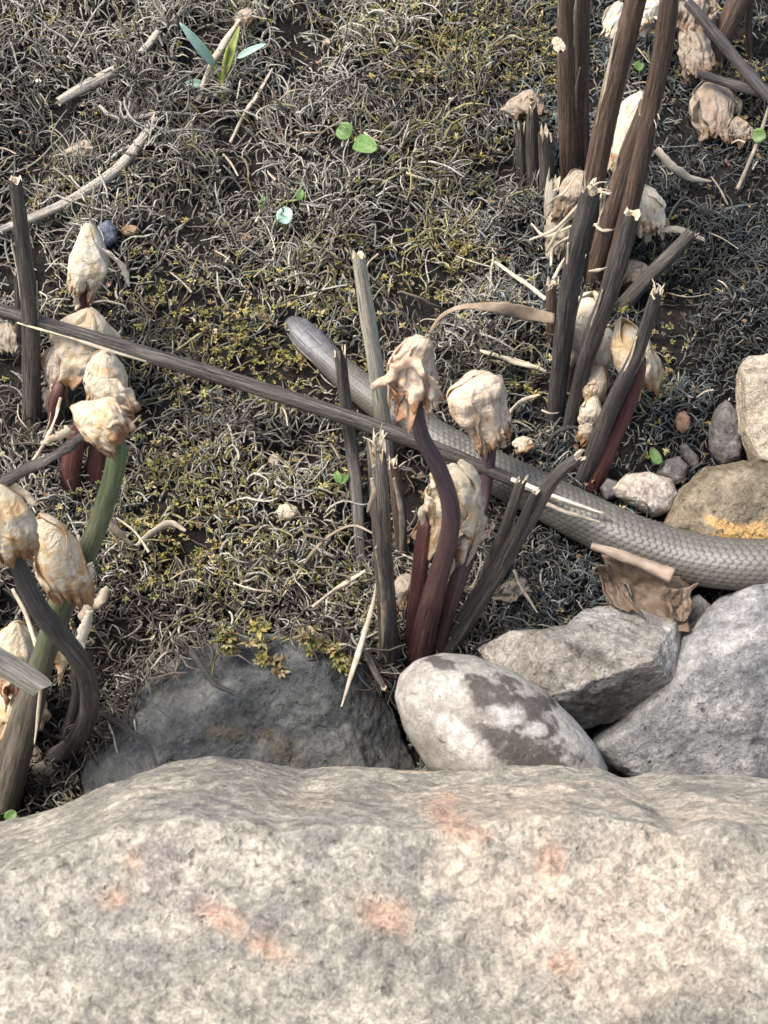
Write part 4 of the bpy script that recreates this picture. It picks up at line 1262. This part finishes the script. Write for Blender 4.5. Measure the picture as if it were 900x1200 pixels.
blade("tan leaf strip at the left edge beside the grey flap", [(0, 562, .05), (20, 575, .045), (42, 590, .04)], [10, 14, 9], 'straw_dark', 21)
blade("slim straw bridging the shaggy stump and the moss", [(366, 712, .012), (395, 690, .018), (428, 668, .022)], [4, 5, 4], 'straw', 22)
blade("bent pale straw in front of the thin split stem", [(330, 700, .012), (372, 640, .016), (410, 616, .03), (440, 626, .03)], [2, 3, 3, 2], 'straw_dark', 23)
blade("thin slanting straw right of the leaning stem", [(602, 668, .02), (612, 690, .016), (630, 718, .02)], [3, 4, 2], 'straw', 24)

# crumpled papery pieces around the right clump and top right
for (lab, cx, cy, h, wp, hp, mt, sd_, rot, bl) in [
    ("torn white papery sheath beside the snapped brown cane", 738, 152, .055, 34, 96, 'husk_white', 201, -.35, .5),
    ("crumpled white papery husk right of the longest brown cane", 760, 245, .03, 40, 56, 'husk_white', 203, .2, .7),
    ("pale papery shreds at the foot of the touching pair of canes", 672, 225, .03, 36, 60, 'tatter', 205, -.3, .6),
    ("tan papery lump under the broken grey cane", 658, 270, .016, 34, 54, 'straw_dark', 207, 0, .5),
    ("small rosy papery scrap between brown canes", 722, 268, .02, 30, 44, 'tatter', 209, .4, .6),
    ("small grey papery scrap under the far leaning stub", 742, 318, .012, 28, 26, 'tatter', 211, .1, .6),
    ("shredded tan papery leaf at upper right", 838, 128, .014, 48, 70, 'tatter', 213, .15, .6),
    ("small white papery curl right of the shredded tan leaf", 868, 152, .012, 22, 30, 'tatter', 215, .5, .7),
    ("tan dry leaf between canes at the top edge", 800, 10, .03, 60, 60, 'tatter', 217, 0, .6),
    ("rosy dry husk under the slanting twig, top right", 812, 58, .022, 36, 56, 'tatter', 219, .3, .6),
    ("cream dry leaf between the leaning canes at the top edge", 757, 12, .04, 40, 40, 'husk_white', 221, .3, .5),
    ("torn pale scrap on the bark of the left top cane", 654, 52, .10, 13, 18, 'husk_white', 223, .5, .4),
    ("pale papery scrap caught on the leaning brown cane", 722, 22, .10, 22, 40, 'husk_white', 225, -.3, .6),
    ("tan dry scrap on top of the stub row", 620, 122, .03, 36, 30, 'tatter', 227, .2, .5),
    ("small papery scrap lying below the seedling's pale strip", 288, 20, .012, 26, 20, 'tatter', 229, .2, .6),
    ("torn papery scrap among straws left of the red shoots", 476, 690, .02, 30, 36, 'tatter', 231, .2, .6),
    ("grey papery scrap at the left edge behind the tall grey stem", 10, 395, .012, 26, 36, 'straw_dark', 233, .2, .5),
    ("tan papery scrap in the moss under the bleached root", 100, 176, .01, 34, 22, 'straw_dark', 235, .3, .5),
    ("pale papery flake left of the dry leaf blade's stub", 612, 520, .012, 20, 16, 'husk', 237, .3, .6),
    ("ragged papery wisp at the foot of the grey leaning stem", 600, 690, .014, 40, 22, 'straw_dark', 239, .5, .6),
    ("tan chip of husk among the litter at bottom left", 48, 902, .012, 24, 18, 'straw_dark', 241, .5, .5),
    ("brown chip of husk beside the foot of the looping stalk", 30, 880, .014, 30, 24, 'straw_dark', 243, -.5, .5),
]:
    scrap("papery_scrap", lab, "husk scrap", G(cx, cy, h), wp, hp, mt, sd_, None, None, rot, bl)

# curled fibres in the right clump: countable threads
FIB = [[(620, 282, .02), (650, 268, .03), (680, 238, .05), (700, 220, .06)], [(622, 262, .016), (640, 276, .02), (676, 262, .03), (722, 255, .04)], [(640, 296, .016), (660, 262, .035), (692, 236, .05), (706, 214, .06)],
       [(645, 312, .016), (650, 290, .02), (680, 272, .035), (700, 262, .04)], [(694, 218, .06), (716, 226, .06), (736, 208, .065)], [(640, 240, .02), (660, 226, .04), (676, 204, .05)], [(700, 250, .04), (730, 250, .04), (748, 246, .04)],
       [(690, 318, .03), (706, 316, .03), (716, 312, .03)], [(696, 262, .04), (708, 270, .04), (728, 266, .04)], [(664, 300, .02), (652, 320, .018), (640, 352, .016)]]
for k, f in enumerate(FIB):
    blade("thin curled pale fibre tangled in the right clump", f, [2.2, 4, 3.4, 1.6], 'straw', 300 + k, name="curled_fibre", cat="fibre", group="curled fibres in the right clump")

# --- dead brown leaf under the snake
def sheet(name, corners, hs, mat, parent, seed, crum=0.006, nu=36, nv=28, bow=0.0, edge=0.10):
    """a crumpled sheet spanned between four pixel corners, with an uneven outline"""
    c = [G(p[0], p[1], h) for p, h in zip(corners, hs)]
    u = np.linspace(0, 1, nu)
    v = np.linspace(0, 1, nv)
    Uu, Vv = np.meshgrid(u, v, indexing='ij')
    def wob(t, s):
        return edge * vnoise(np.stack([t * 4, 0 * t + s, 0 * t], -1).reshape(-1, 3), seed).reshape(t.shape)
    Ue = Uu + wob(Vv, 1) * (2 * np.abs(Uu - .5)) ** 2
    Ve = Vv + wob(Uu, 9) * (2 * np.abs(Vv - .5)) ** 2
    P = ((1 - Ue) * (1 - Ve))[..., None] * c[0] + (Ue * (1 - Ve))[..., None] * c[1] + (Ue * Ve)[..., None] * c[2] + ((1 - Ue) * Ve)[..., None] * c[3]
    q = np.stack([Uu * 2.2, Vv * 2.2, 0 * Uu + seed], -1).reshape(-1, 3)
    z = fbm(q, seed, 4, 0.5).reshape(Uu.shape) - 0.6 * np.abs(fbm(q * 1.2, seed + 4, 2).reshape(Uu.shape)) + bow * (4 * (Vv - .5) ** 2)
    P = P - FWD * (crum * z)[..., None]
    idx = np.arange(nu * nv).reshape(nu, nv)
    qd = np.stack([idx[:-1, :-1], idx[1:, :-1], idx[1:, 1:], idx[:-1, 1:]], -1).reshape(-1, 4)
    o = mesh_obj(name, P.reshape(-1, 3), qd, None, MAT[mat], parent)
    return solidify(o, 0.0005)


t = thing("dead_leaf", "crumpled brown dead leaf tucked under the snake", "leaf", G(755, 700))
sheet("blade", [(703, 652), (806, 676), (800, 738), (722, 724)], [.020, .026, .034, .030], 'leaf_brown', t, 5, .010, bow=.5)
sheet("folded_flap", [(697, 658), (716, 660), (752, 722), (712, 704)], [.034, .030, .036, .036], 'leaf_brown', t, 8, .006, bow=.8)
sheet("torn_lobe", [(772, 690), (812, 686), (806, 728), (786, 724)], [.036, .034, .040, .040], 'leaf_brown', t, 15, .004, bow=.6, edge=.12)


def roll(parent):
    a, b_ = G(693, 640, .030), G(787, 677, .034)
    n, m = 40, 26
    C = catmull([a, (a + b_) / 2 + np.array([0, 0, .001]), b_], n)
    T, A, Bn = frames(C, -FWD)
    tt = np.linspace(0, 1, n)
    R = np.array([rpx(np.interp(tt[i], [0, .5, 1], [8, 14, 18]), C[i]) for i in range(n)])
    an = np.linspace(-1.9, 3.0, m)
    sp_ = np.linspace(1.15, 0.62, m)
    nz = 1 + .40 * fbm(np.stack(np.meshgrid(tt * 5, an * .8, [2.0], indexing='ij'), -1).reshape(-1, 3), 4, 3).reshape(n, m)
    P = C[:, None, :] + (R[:, None] * sp_[None, :] * nz)[..., None] * (np.cos(an)[None, :, None] * A[:, None, :] + np.sin(an)[None, :, None] * Bn[:, None, :])
    idx = np.arange(n * m).reshape(n, m)
    qd = np.stack([idx[:-1, :-1], idx[1:, :-1], idx[1:, 1:], idx[:-1, 1:]], -1).reshape(-1, 4)
    solidify(mesh_obj("rolled_edge", P.reshape(-1, 3), qd, None, MAT['leaf_pale'], parent), 0.0005)


roll(t)

# --- green seedlings
def leaf_mesh(name, base, tip, wpx, mat, parent, cup=.3, roundness=1.0, n=14, m=7, nrm=None):
    base, tip = np.asarray(base), np.asarray(tip)
    ax = tip - base
    L = np.linalg.norm(ax)
    ax /= L
    nv = np.array(nrm if nrm is not None else -FWD, float)
    nv = nv - ax * (nv @ ax)
    nv /= np.linalg.norm(nv)
    sd_ = np.cross(ax, nv)
    t = np.linspace(0, 1, n)
    w_ = rpx(wpx, base) * (np.sin(np.pi * np.clip(t, 0.0, 1) ** (0.8)) ** (0.62 / roundness)) + 1e-5
    x = np.linspace(-1, 1, m)
    P = base + (t * L)[:, None, None] * ax + (w_[:, None] * x[None, :])[..., None] * sd_ + ((cup * w_[:, None] * (x ** 2)[None, :]) + (.08 * L * np.sin(t * 3.1))[:, None])[..., None] * nv
    idx = np.arange(n * m).reshape(n, m)
    qd = np.stack([idx[:-1, :-1], idx[:-1, 1:], idx[1:, 1:], idx[1:, :-1]], -1).reshape(-1, 4)
    return solidify(mesh_obj(name, P.reshape(-1, 3), qd, None, MAT[mat], parent), 0.0003)


b0 = G(263, 116)
t = thing("seedling", "bluish green seedling with long narrow leaves", "seedling", b0)
y = b0[1]
stalk("stalk", [b0 - np.array([0, 0, .004]), V(262, 100, y), V(263, 75, y), V(268, 52, y)], [9, 8, 6, 4], 'sprout', t, 3, ragged=0, end=None, groove=.02, lump=.02)
leaf_mesh("leaf", V(252, 78, y), V(210, 26, y - .004), 12, 'blue_leaf', t)
leaf_mesh("leaf", V(278, 68, y), V(313, 51, y - .004), 8, 'blue_leaf', t)
leaf_mesh("leaf", V(262, 92, y), V(281, 30, y + .006), 10, 'sprout', t)
leaf_mesh("leaf", V(240, 100, y), V(217, 97, y - .004), 10, 'blue_leaf', t)
stalk("leaf_stalk", [V(262, 95, y), V(256, 86, y), V(251, 76, y)], [4, 4, 4], 'sprout', t, 4, ragged=0, end=None, n=12)
stalk("leaf_stalk", [V(263, 82, y), V(270, 74, y), V(279, 67, y)], [4, 4, 3], 'sprout', t, 5, ragged=0, end=None, n=12)


def sprout(label, leaves, mat='green_leaf', h=.016, stalk_to=None):
    c = leaves[0][0]
    b0 = G(c[0] + 4, c[1] + 10)
    t = thing("sprout", label, "sprout", b0)
    for (bp, tp, wpx) in leaves:
        pb, pt = G(bp[0], bp[1], h), G(tp[0], tp[1], h + .002)
        leaf_mesh("leaf", pb, pt, wpx, mat, t, .25, 1.6)
        stalk("leaf_stalk", [b0 - np.array([0, 0, .003]), (b0 + pb) / 2 + np.array([.0005, 0, .003]), pb], [3, 3, 2.5], 'sprout', t, 6, ragged=0, end=None, n=12, nseg=8)


sprout("pair of round bright green leaves at upper centre", [((412, 158), (395, 150), 22), ((416, 166), (442, 176), 22)])
sprout("single round bluish leaf left of the leaf pair", [((330, 262), (338, 243), 19)], 'blue_leaf')
sprout("tiny paired green leaves beside the round bluish leaf", [((305, 246), (310, 230), 7), ((350, 234), (354, 222), 10)])
sprout("single bright green leaf right of the red shoot", [((773, 544), (763, 526), 12)])
sprout("small round green leaf at the right edge near the top", [((882, 160), (898, 158), 17)], h=.02)
sprout("tiny green leaf at the lower left corner", [((8, 962), (18, 950), 14)], h=.03)
sprout("tiny pale green sprout among moss left of the thin split stem", [((398, 566), (394, 552), 9), ((398, 566), (408, 556), 9)])
sprout("small green leaf behind the right clump's leaning canes", [((746, 82), (752, 72), 12)], h=.012)
blade("thin brown stalk bearing the small round leaf at right edge", [(906, 110, .03), (890, 160, .02), (878, 190, .016), (864, 222, .01)], [3, 4, 4, 4], 'straw_dark', 25, twist=.1)

# ------------------------------------------------------------------ wiry moss: tens of thousands of curled strands
def inside_any(P, grow=1.0):
    hit = np.zeros(len(P), bool)
    for cen, M3, rf in ROCKS:
        q = (P - cen) @ M3.T
        r = np.linalg.norm(q, axis=1) + 1e-9
        near = r < 0.35
        if near.any():
            dd = q[near] / r[near][:, None]
            hit[near] |= r[near] < rf(dd) * grow
    return hit


def near_snake(P, k=1.0):
    C, a = SNAKE_PTS
    hit = np.zeros(len(P), bool)
    for i in range(0, len(P), 20000):
        blk = P[i:i + 20000]
        d2 = ((blk[:, None, :] - C[None, :, :]) ** 2).sum(-1)
        hit[i:i + 20000] = (d2 < (a[None, :] * k) ** 2).any(1)
    return hit


def region(px, py, cx, cy, rx, ry):
    return np.exp(-(((px - cx) / rx) ** 2 + ((py - cy) / ry) ** 2))


def grow_strands(N, seed, xr, yr, rad, length, elev, curl, lift, layer, given=None):
    rg = np.random.default_rng(seed)
    x = rg.uniform(*xr, N)
    y = rg.uniform(*yr, N)
    # clumping: thin the strands in hollows
    dens = 0.6 * fbm(np.stack([x * 38, y * 38, 0 * x], -1), 41, 3) + 0.45 * vnoise(np.stack([x * 42, y * 42, 0 * x + 4], -1), 19)
    keep = rg.random(N) < np.clip(0.80 + 1.5 * dens, 0.36, 1)
    x, y, dens = x[keep], y[keep], dens[keep]
    n = len(x)
    z = ground_z(x, y) + rg.uniform(*lift, n) + 0.010 * dens
    P0 = np.stack([x, y, z], -1)
    if given is not None:
        P0 = given[0][:n]
        x, y = P0[:, 0], P0[:, 1]
    px, py = project(P0)
    # regional character
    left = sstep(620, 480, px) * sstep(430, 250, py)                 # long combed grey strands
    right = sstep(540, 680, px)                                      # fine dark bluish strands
    low = sstep(600, 730, py) * sstep(470, 300, px) * .95                  # dark roots by the stone
    fa = fbm(np.stack([x * 26, y * 26, 0 * x + 7], -1), 55, 2)
    az = rg.uniform(0, 2 * math.pi, n)
    comb = math.pi / 2 + 2.4 * fa
    kmix = np.clip(0.35 + 0.25 * left, 0, 0.7)
    az = np.where(rg.random(n) < kmix, comb + rg.normal(0, 0.5, n), az)
    el = rg.uniform(elev[0], elev[1], n)
    L = rg.uniform(length[0], length[1], n) * (1 + 0.35 * left - 0.22 * right - 0.12 * sstep(420, 560, py) * (1 - right)) * np.exp(rg.normal(0, .22, n))
    d = np.stack([np.cos(az) * np.cos(el), np.sin(az) * np.cos(el), np.sin(el)], -1)
    if given is not None:
        d = given[1][:n] / np.linalg.norm(given[1][:n], axis=1)[:, None]
    cv = rg.normal(0, 1, (n, 3)) * curl * rg.uniform(.3, 1.6, n)[:, None]
    K = 8
    pts = [P0]
    p = P0.copy()
    for k in range(K - 1):
        p = p + d * (L / (K - 1))[:, None]
        pts.append(p.copy())
        d = d + cv * 0.34 + rg.normal(0, 0.17, (n, 3))
        d[:, 2] -= 0.13
        # strands lie on the mat rather than dive into the soil
        low_ = p[:, 2] < ground_z(p[:, 0], p[:, 1]) + 0.002
        d[low_, 2] = np.abs(d[low_, 2]) + 0.15
        d /= np.linalg.norm(d, axis=1)[:, None]
        if k == 3:
            cv = cv * rg.choice([-1, 1], (n, 1))
    PT = np.stack(pts, 1)
    bad = np.zeros(n, bool)
    for k in (1, 3, 5, 7):
        bad |= inside_any(PT[:, k], 1.0 if given is None else .90)
        bad |= near_snake(PT[:, k], 1.02)
    ok = ~bad
    if given is not None:
        low = np.maximum(low, .85)
    PT, px, py, left, right, low, dens = PT[ok], px[ok], py[ok], left[ok], right[ok], low[ok], dens[ok]
    n = len(PT)
    R = rg.uniform(rad[0], rad[1], n) * (1 - 0.12 * right)
    prof = np.array([0.9, 1, 1, .98, .95, .9, .8, .5])
    Tt = np.gradient(PT, axis=1)
    Tt /= np.linalg.norm(Tt, axis=2)[..., None] + 1e-12
    ref = rg.normal(0, 1, (n, 1, 3))
    A = np.cross(Tt, ref)
    A /= np.linalg.norm(A, axis=2)[..., None] + 1e-9
    B = np.cross(Tt, A)
    ns = 3
    VV = np.zeros((n, K, ns, 3), np.float32)
    for j in range(ns):
        a = 2 * math.pi * j / ns
        VV[:, :, j] = PT + (R[:, None] * prof[None, :])[..., None] * (math.cos(a) * A + math.sin(a) * B)
    # colours of the strands themselves
    u = rg.random(n)
    grey = np.array([0.205, 0.198, 0.168])
    brown = np.array([0.120, 0.102, 0.076])
    pale = np.array([0.42, 0.39, 0.32])
    blue = np.array([0.098, 0.112, 0.110])
    olive = np.array([0.20, 0.185, 0.085])
    dark = np.array([0.065, 0.056, 0.045])
    col = np.where((u < .5)[:, None], grey, np.where((u < .76)[:, None], brown, np.where((u < .86)[:, None], pale, np.where((u < .89)[:, None], olive, dark))))
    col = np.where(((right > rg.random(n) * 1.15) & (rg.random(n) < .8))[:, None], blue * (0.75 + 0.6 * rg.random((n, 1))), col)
    col = np.where((low > rg.random(n) * 1.2)[:, None], np.where((rg.random(n) < .82)[:, None], dark * .9, brown * .8), col)
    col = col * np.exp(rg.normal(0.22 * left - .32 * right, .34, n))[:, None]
    tone = fbm(np.stack([PT[:, 0, 0] * 22, PT[:, 0, 1] * 22, 0 * px + 3], -1), 91, 2)
    col = col * np.exp(.9 * tone)[:, None]
    ol = moss_weight(px, py)
    col = np.where((rg.random(n) < 0.55 * ol)[:, None], olive * (0.7 + 0.8 * rg.random((n, 1))), col)
    cc = np.ones((n, K, ns, 4), np.float32)
    col = col * np.minimum(1, .40 / col.max(1))[:, None]
    cc[..., :3] = np.clip(col, 0.008, 1)[:, None, None, :]
    base = (np.arange(n) * K * ns)[:, None, None]
    kk = np.arange(K - 1)[None, :, None] * ns
    jj = np.arange(ns)[None, None, :]
    j2 = (jj + 1) % ns
    q = np.stack([base + kk + jj, base + kk + j2, base + kk + ns + j2, base + kk + ns + jj], -1).reshape(-1, 4)
    return VV.reshape(-1, 3), q, cc.reshape(-1, 4)


MOSS = [(520, 282, 45, 35, 1.0), (500, 190, 60, 45, .6), (545, 60, 70, 50, .9), (620, 60, 50, 60, .6), (360, 410, 70, 45, 1.0), (330, 445, 60, 40, .7), (235, 565, 90, 60, .8), (190, 640, 90, 50, .8),
        (300, 655, 80, 45, .7), (290, 745, 60, 22, .9), (470, 330, 60, 40, .7), (270, 400, 120, 60, .7), (200, 350, 60, 50, .5), (840, 60, 50, 40, .7), (770, 330, 50, 40, .3), (640, 430, 40, 50, .4),
        (300, 20, 40, 30, .3), (70, 230, 50, 40, .2), (395, 560, 30, 30, .5), (430, 700, 40, 40, .4), (480, 20, 60, 40, .6), (380, 330, 60, 50, .4), (130, 600, 40, 40, .4), (770, 440, 40, 50, .25)]


def moss_weight(px, py):
    wgt = np.zeros_like(px)
    for (a, b_, rx, ry, s_) in MOSS:
        wgt = np.maximum(wgt, s_ * region(px, py, a, b_, rx, ry))
    return wgt


XR, YR = (-0.29, 0.29), (-0.125, 0.40)
def hang_roots(N, seed):
    """dark rootlets that spill from the moss edge over the top of the dark stone"""
    rg = np.random.default_rng(seed)
    line = np.array([(105, 870), (125, 835), (150, 805), (180, 775), (215, 750), (260, 738), (330, 740), (400, 752), (430, 775), (452, 805)], float)
    tt = rg.random(N) ** 1.5 * (len(line) - 1.001)
    k = tt.astype(int)
    pq = line[k] + (line[k + 1] - line[k]) * (tt - k)[:, None] + rg.normal(0, 9, (N, 2)) + np.array([0, -4.0])
    dp = gd(300, 850) - 0.012
    P0 = np.array([D(a, b_, dp - rg.uniform(.000, .026)) for a, b_ in pq])
    a = rg.normal(-1.0, .75, N)
    d = np.cos(a)[:, None] * RGT + np.sin(a)[:, None] * UPV * .8 - FWD * rg.uniform(-.15, .5, (N, 1))
    return P0, d


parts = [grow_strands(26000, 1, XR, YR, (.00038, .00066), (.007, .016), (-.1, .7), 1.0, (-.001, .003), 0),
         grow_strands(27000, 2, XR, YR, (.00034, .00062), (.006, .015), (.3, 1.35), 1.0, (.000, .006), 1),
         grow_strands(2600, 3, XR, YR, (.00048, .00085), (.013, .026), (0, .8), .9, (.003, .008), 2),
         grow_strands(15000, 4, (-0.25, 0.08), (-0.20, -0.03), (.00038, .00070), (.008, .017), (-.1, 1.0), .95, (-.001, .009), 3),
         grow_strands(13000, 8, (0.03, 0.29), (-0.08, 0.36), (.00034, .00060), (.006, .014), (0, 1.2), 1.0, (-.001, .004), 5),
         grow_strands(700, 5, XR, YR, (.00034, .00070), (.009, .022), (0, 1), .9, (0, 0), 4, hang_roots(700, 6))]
VS, QS, CS, b0_ = [], [], [], 0
for v_, q_, c_ in parts:
    VS.append(v_)
    QS.append(q_ + b0_)
    CS.append(c_)
    b0_ += len(v_)
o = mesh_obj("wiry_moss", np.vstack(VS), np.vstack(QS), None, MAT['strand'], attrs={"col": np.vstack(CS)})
o["kind"] = "stuff"
tag(o, "tangled mat of wiry grey moss strands covering the bank", "moss")


# --- yellow green moss rosettes
def rosettes(n_try, seed):
    rg = np.random.default_rng(seed)
    x = rg.uniform(*XR, n_try)
    y = rg.uniform(*YR, n_try)
    z = ground_z(x, y) + rg.uniform(.002, .011, n_try)
    P = np.stack([x, y, z], -1)
    px, py = project(P)
    keep = rg.random(n_try) < (0.02 + moss_weight(px, py)) * (0.4 + 1.2 * (fbm(np.stack([x * 60, y * 60, 0 * x], -1), 77, 2) > 0))
    P = P[keep]
    P = P[~inside_any(P, 1.02) & ~near_snake(P, 1.1)]
    return leaves_at(P, rg)


def leaves_at(P, rg, nl=9, size=(.0014, .0030), up=(0, -.3, 1)):
    n = len(P)
    az = rg.uniform(0, 6.28, (n, 1)) + np.arange(nl)[None, :] * 2.4 + rg.normal(0, .2, (n, nl))
    el = rg.uniform(.1, 1.2, (n, nl))
    L = rg.uniform(size[0], size[1], (n, 1)) * rg.uniform(.7, 1.2, (n, nl))
    d = np.stack([np.cos(az) * np.cos(el), np.sin(az) * np.cos(el) - .2, np.sin(el)], -1)
    d /= np.linalg.norm(d, axis=2)[..., None]
    s = np.cross(d, rg.normal(0, .4, (n, nl, 3)) + np.array([0, 0, 1.0]))
    s /= np.linalg.norm(s, axis=2)[..., None] + 1e-9
    u = np.cross(s, d)
    b = P[:, None, :] + d * (L * .05)[..., None]
    w_ = (L * .2)[..., None]
    v = np.stack([b - s * w_ * .5, b + s * w_ * .5, b + d * (L * .5)[..., None] + s * w_ + u * w_ * .3, b + d * (L * .5)[..., None] - s * w_ + u * w_ * .3, b + d * L[..., None] - u * w_ * .8], 2)
    k = n * nl
    base = np.arange(k)[:, None] * 5
    q = base + np.array([[0, 1, 2, 3]])
    t = base + np.array([[3, 2, 4]])
    c0 = np.array([[.27, .235, .06], [.17, .165, .05], [.20, .15, .065], [.34, .30, .14]])[rg.choice(4, n, p=[.30, .22, .30, .18])]
    c = np.ones((n, nl, 5, 4), np.float32)
    c[..., :3] = (c0 * np.exp(rg.normal(0, .22, (n, 1))))[:, None, None, :]
    return v.reshape(-1, 3), q, t, c.reshape(-1, 4)


v_, q_, t_, c_ = rosettes(30000, 9)
o = mesh_obj("moss_rosettes", v_, q_, t_, MAT['mossleaf'], smooth=False, attrs={"col": c_})
o["kind"] = "stuff"
tag(o, "small yellow green moss rosettes scattered through the wiry strands", "moss")

# three sprigs that hang over the dark stone
for lab, line in (("yellow moss sprig hanging at the middle of the dark stone's rim", [(296, 745), (305, 760), (312, 775), (325, 788)]),
                  ("little yellow moss star at the left of the stone's rim", [(262, 748), (268, 754), (274, 758)]),
                  ("yellow moss sprig creeping along the right of the stone's rim", [(362, 748), (380, 760), (396, 770), (408, 780)])):
    rg = np.random.default_rng(len(lab))
    pts = []
    for (a, b_) in line:
        c0 = D(a, b_, gd(300, 850) - 0.036)
        for _ in range(5):
            pts.append(c0 + rg.normal(0, .0022, 3))
    v_, q_, t_, c_ = leaves_at(np.array(pts), rg, 9, (.0030, .0052))
    o = mesh_obj("moss_sprig", v_, q_, t_, MAT['mossleaf'], smooth=False, attrs={"col": c_})
    tag(o, lab, "moss sprig")


# --- short loose straws: countable pieces scattered over the bank
def loose_straws():
    rg = np.random.default_rng(77)
    k = 0
    while k < 70:
        px, py = rg.uniform(-20, 920), rg.uniform(-10, 760)
        P = G(px, py, rg.uniform(.008, .014))
        if inside_any(P[None], 1.1)[0] or near_snake(P[None], 1.5)[0]:
            continue
        a = rg.uniform(0, 6.28)
        L = rg.uniform(.006, .022)
        d = np.array([math.cos(a), math.sin(a), math.sin(a) * .36 + rg.normal(0, .3)])
        side = np.array([-math.sin(a), math.cos(a), .2])
        bend = rg.normal(0, .16)
        C = [P - d * L / 2, P + side * bend * L + np.array([0, 0, .001]), P + d * L / 2]
        Pc = catmull(C, 9)
        r = rg.uniform(.00035, .0008)
        Vt, q, att, *_ = tube_data(Pc, np.linspace(r, r * .6, 9), 6, k, .1, .08)
        o = mesh_obj("loose_straw", Vt, q, None, MAT['straw' if rg.random() < .6 else 'straw_dark'], None, attrs=att)
        tag(o, "short dry straw fragment lying loose on the wiry moss", "straw", "loose straw fragments on the bank")
        k += 1


loose_straws()


# --- litter flakes too small to count
def litter():
    rg = np.random.default_rng(5)
    n = 1500
    x = rg.uniform(*XR, n)
    y = rg.uniform(-.16, .40, n)
    P = np.stack([x, y, ground_z(x, y) + rg.uniform(.002, .010, n)], -1)
    P = P[~inside_any(P, 1.03) & ~near_snake(P, 1.15)]
    n = len(P)
    m = 7
    nv = rg.normal(0, .5, (n, 3)) + np.array([0, -.3, 1])
    nv /= np.linalg.norm(nv, axis=1)[:, None]
    e1 = np.cross(nv, rg.normal(0, 1, (n, 3)))
    e1 /= np.linalg.norm(e1, axis=1)[:, None]
    e2 = np.cross(nv, e1)
    a = np.linspace(0, 6.283, m, endpoint=False)
    R = rg.uniform(.0007, .0021, (n, 1)) * rg.uniform(.6, 1.2, (n, m))
    asp = rg.uniform(.35, 1, (n, 1))
    ring = P[:, None] + (R * np.cos(a))[..., None] * e1[:, None] + (R * asp * np.sin(a))[..., None] * e2[:, None] + (rg.normal(0, .0004, (n, m)))[..., None] * nv[:, None]
    top = ring + nv[:, None] * .0003
    cb, ct = P - nv * .0001, P + nv * .0007
    VV = np.concatenate([ring, top, cb[:, None], ct[:, None]], 1)
    k = 2 * m + 2
    b = np.arange(n)[:, None, None] * k
    i = np.arange(m)[None, :, None]
    j = (i + 1) % m
    q = np.concatenate([b + i, b + j, b + m + j, b + m + i], 2).reshape(-1, 4)
    t = np.concatenate([np.concatenate([b + m + i, b + m + j, b + 0 * i + 2 * m + 1], 2).reshape(-1, 3), np.concatenate([b + j, b + i, b + 0 * i + 2 * m], 2).reshape(-1, 3)])
    c0 = np.array([[.34, .27, .18], [.16, .10, .06], [.07, .055, .04], [.24, .15, .085], [.45, .38, .28]])[rg.choice(5, n, p=[.2, .3, .3, .13, .07])]
    c = np.ones((n, k, 4), np.float32)
    c[..., :3] = (c0 * np.exp(rg.normal(0, .25, (n, 1))))[:, None, :]
    o = mesh_obj("leaf_litter", VV.reshape(-1, 3), q, t, MAT['mossleaf'], smooth=False, attrs={"col": c.reshape(-1, 4)})
    o["kind"] = "stuff"
    tag(o, "tiny brown and tan litter flakes sprinkled among the moss", "litter")


litter()
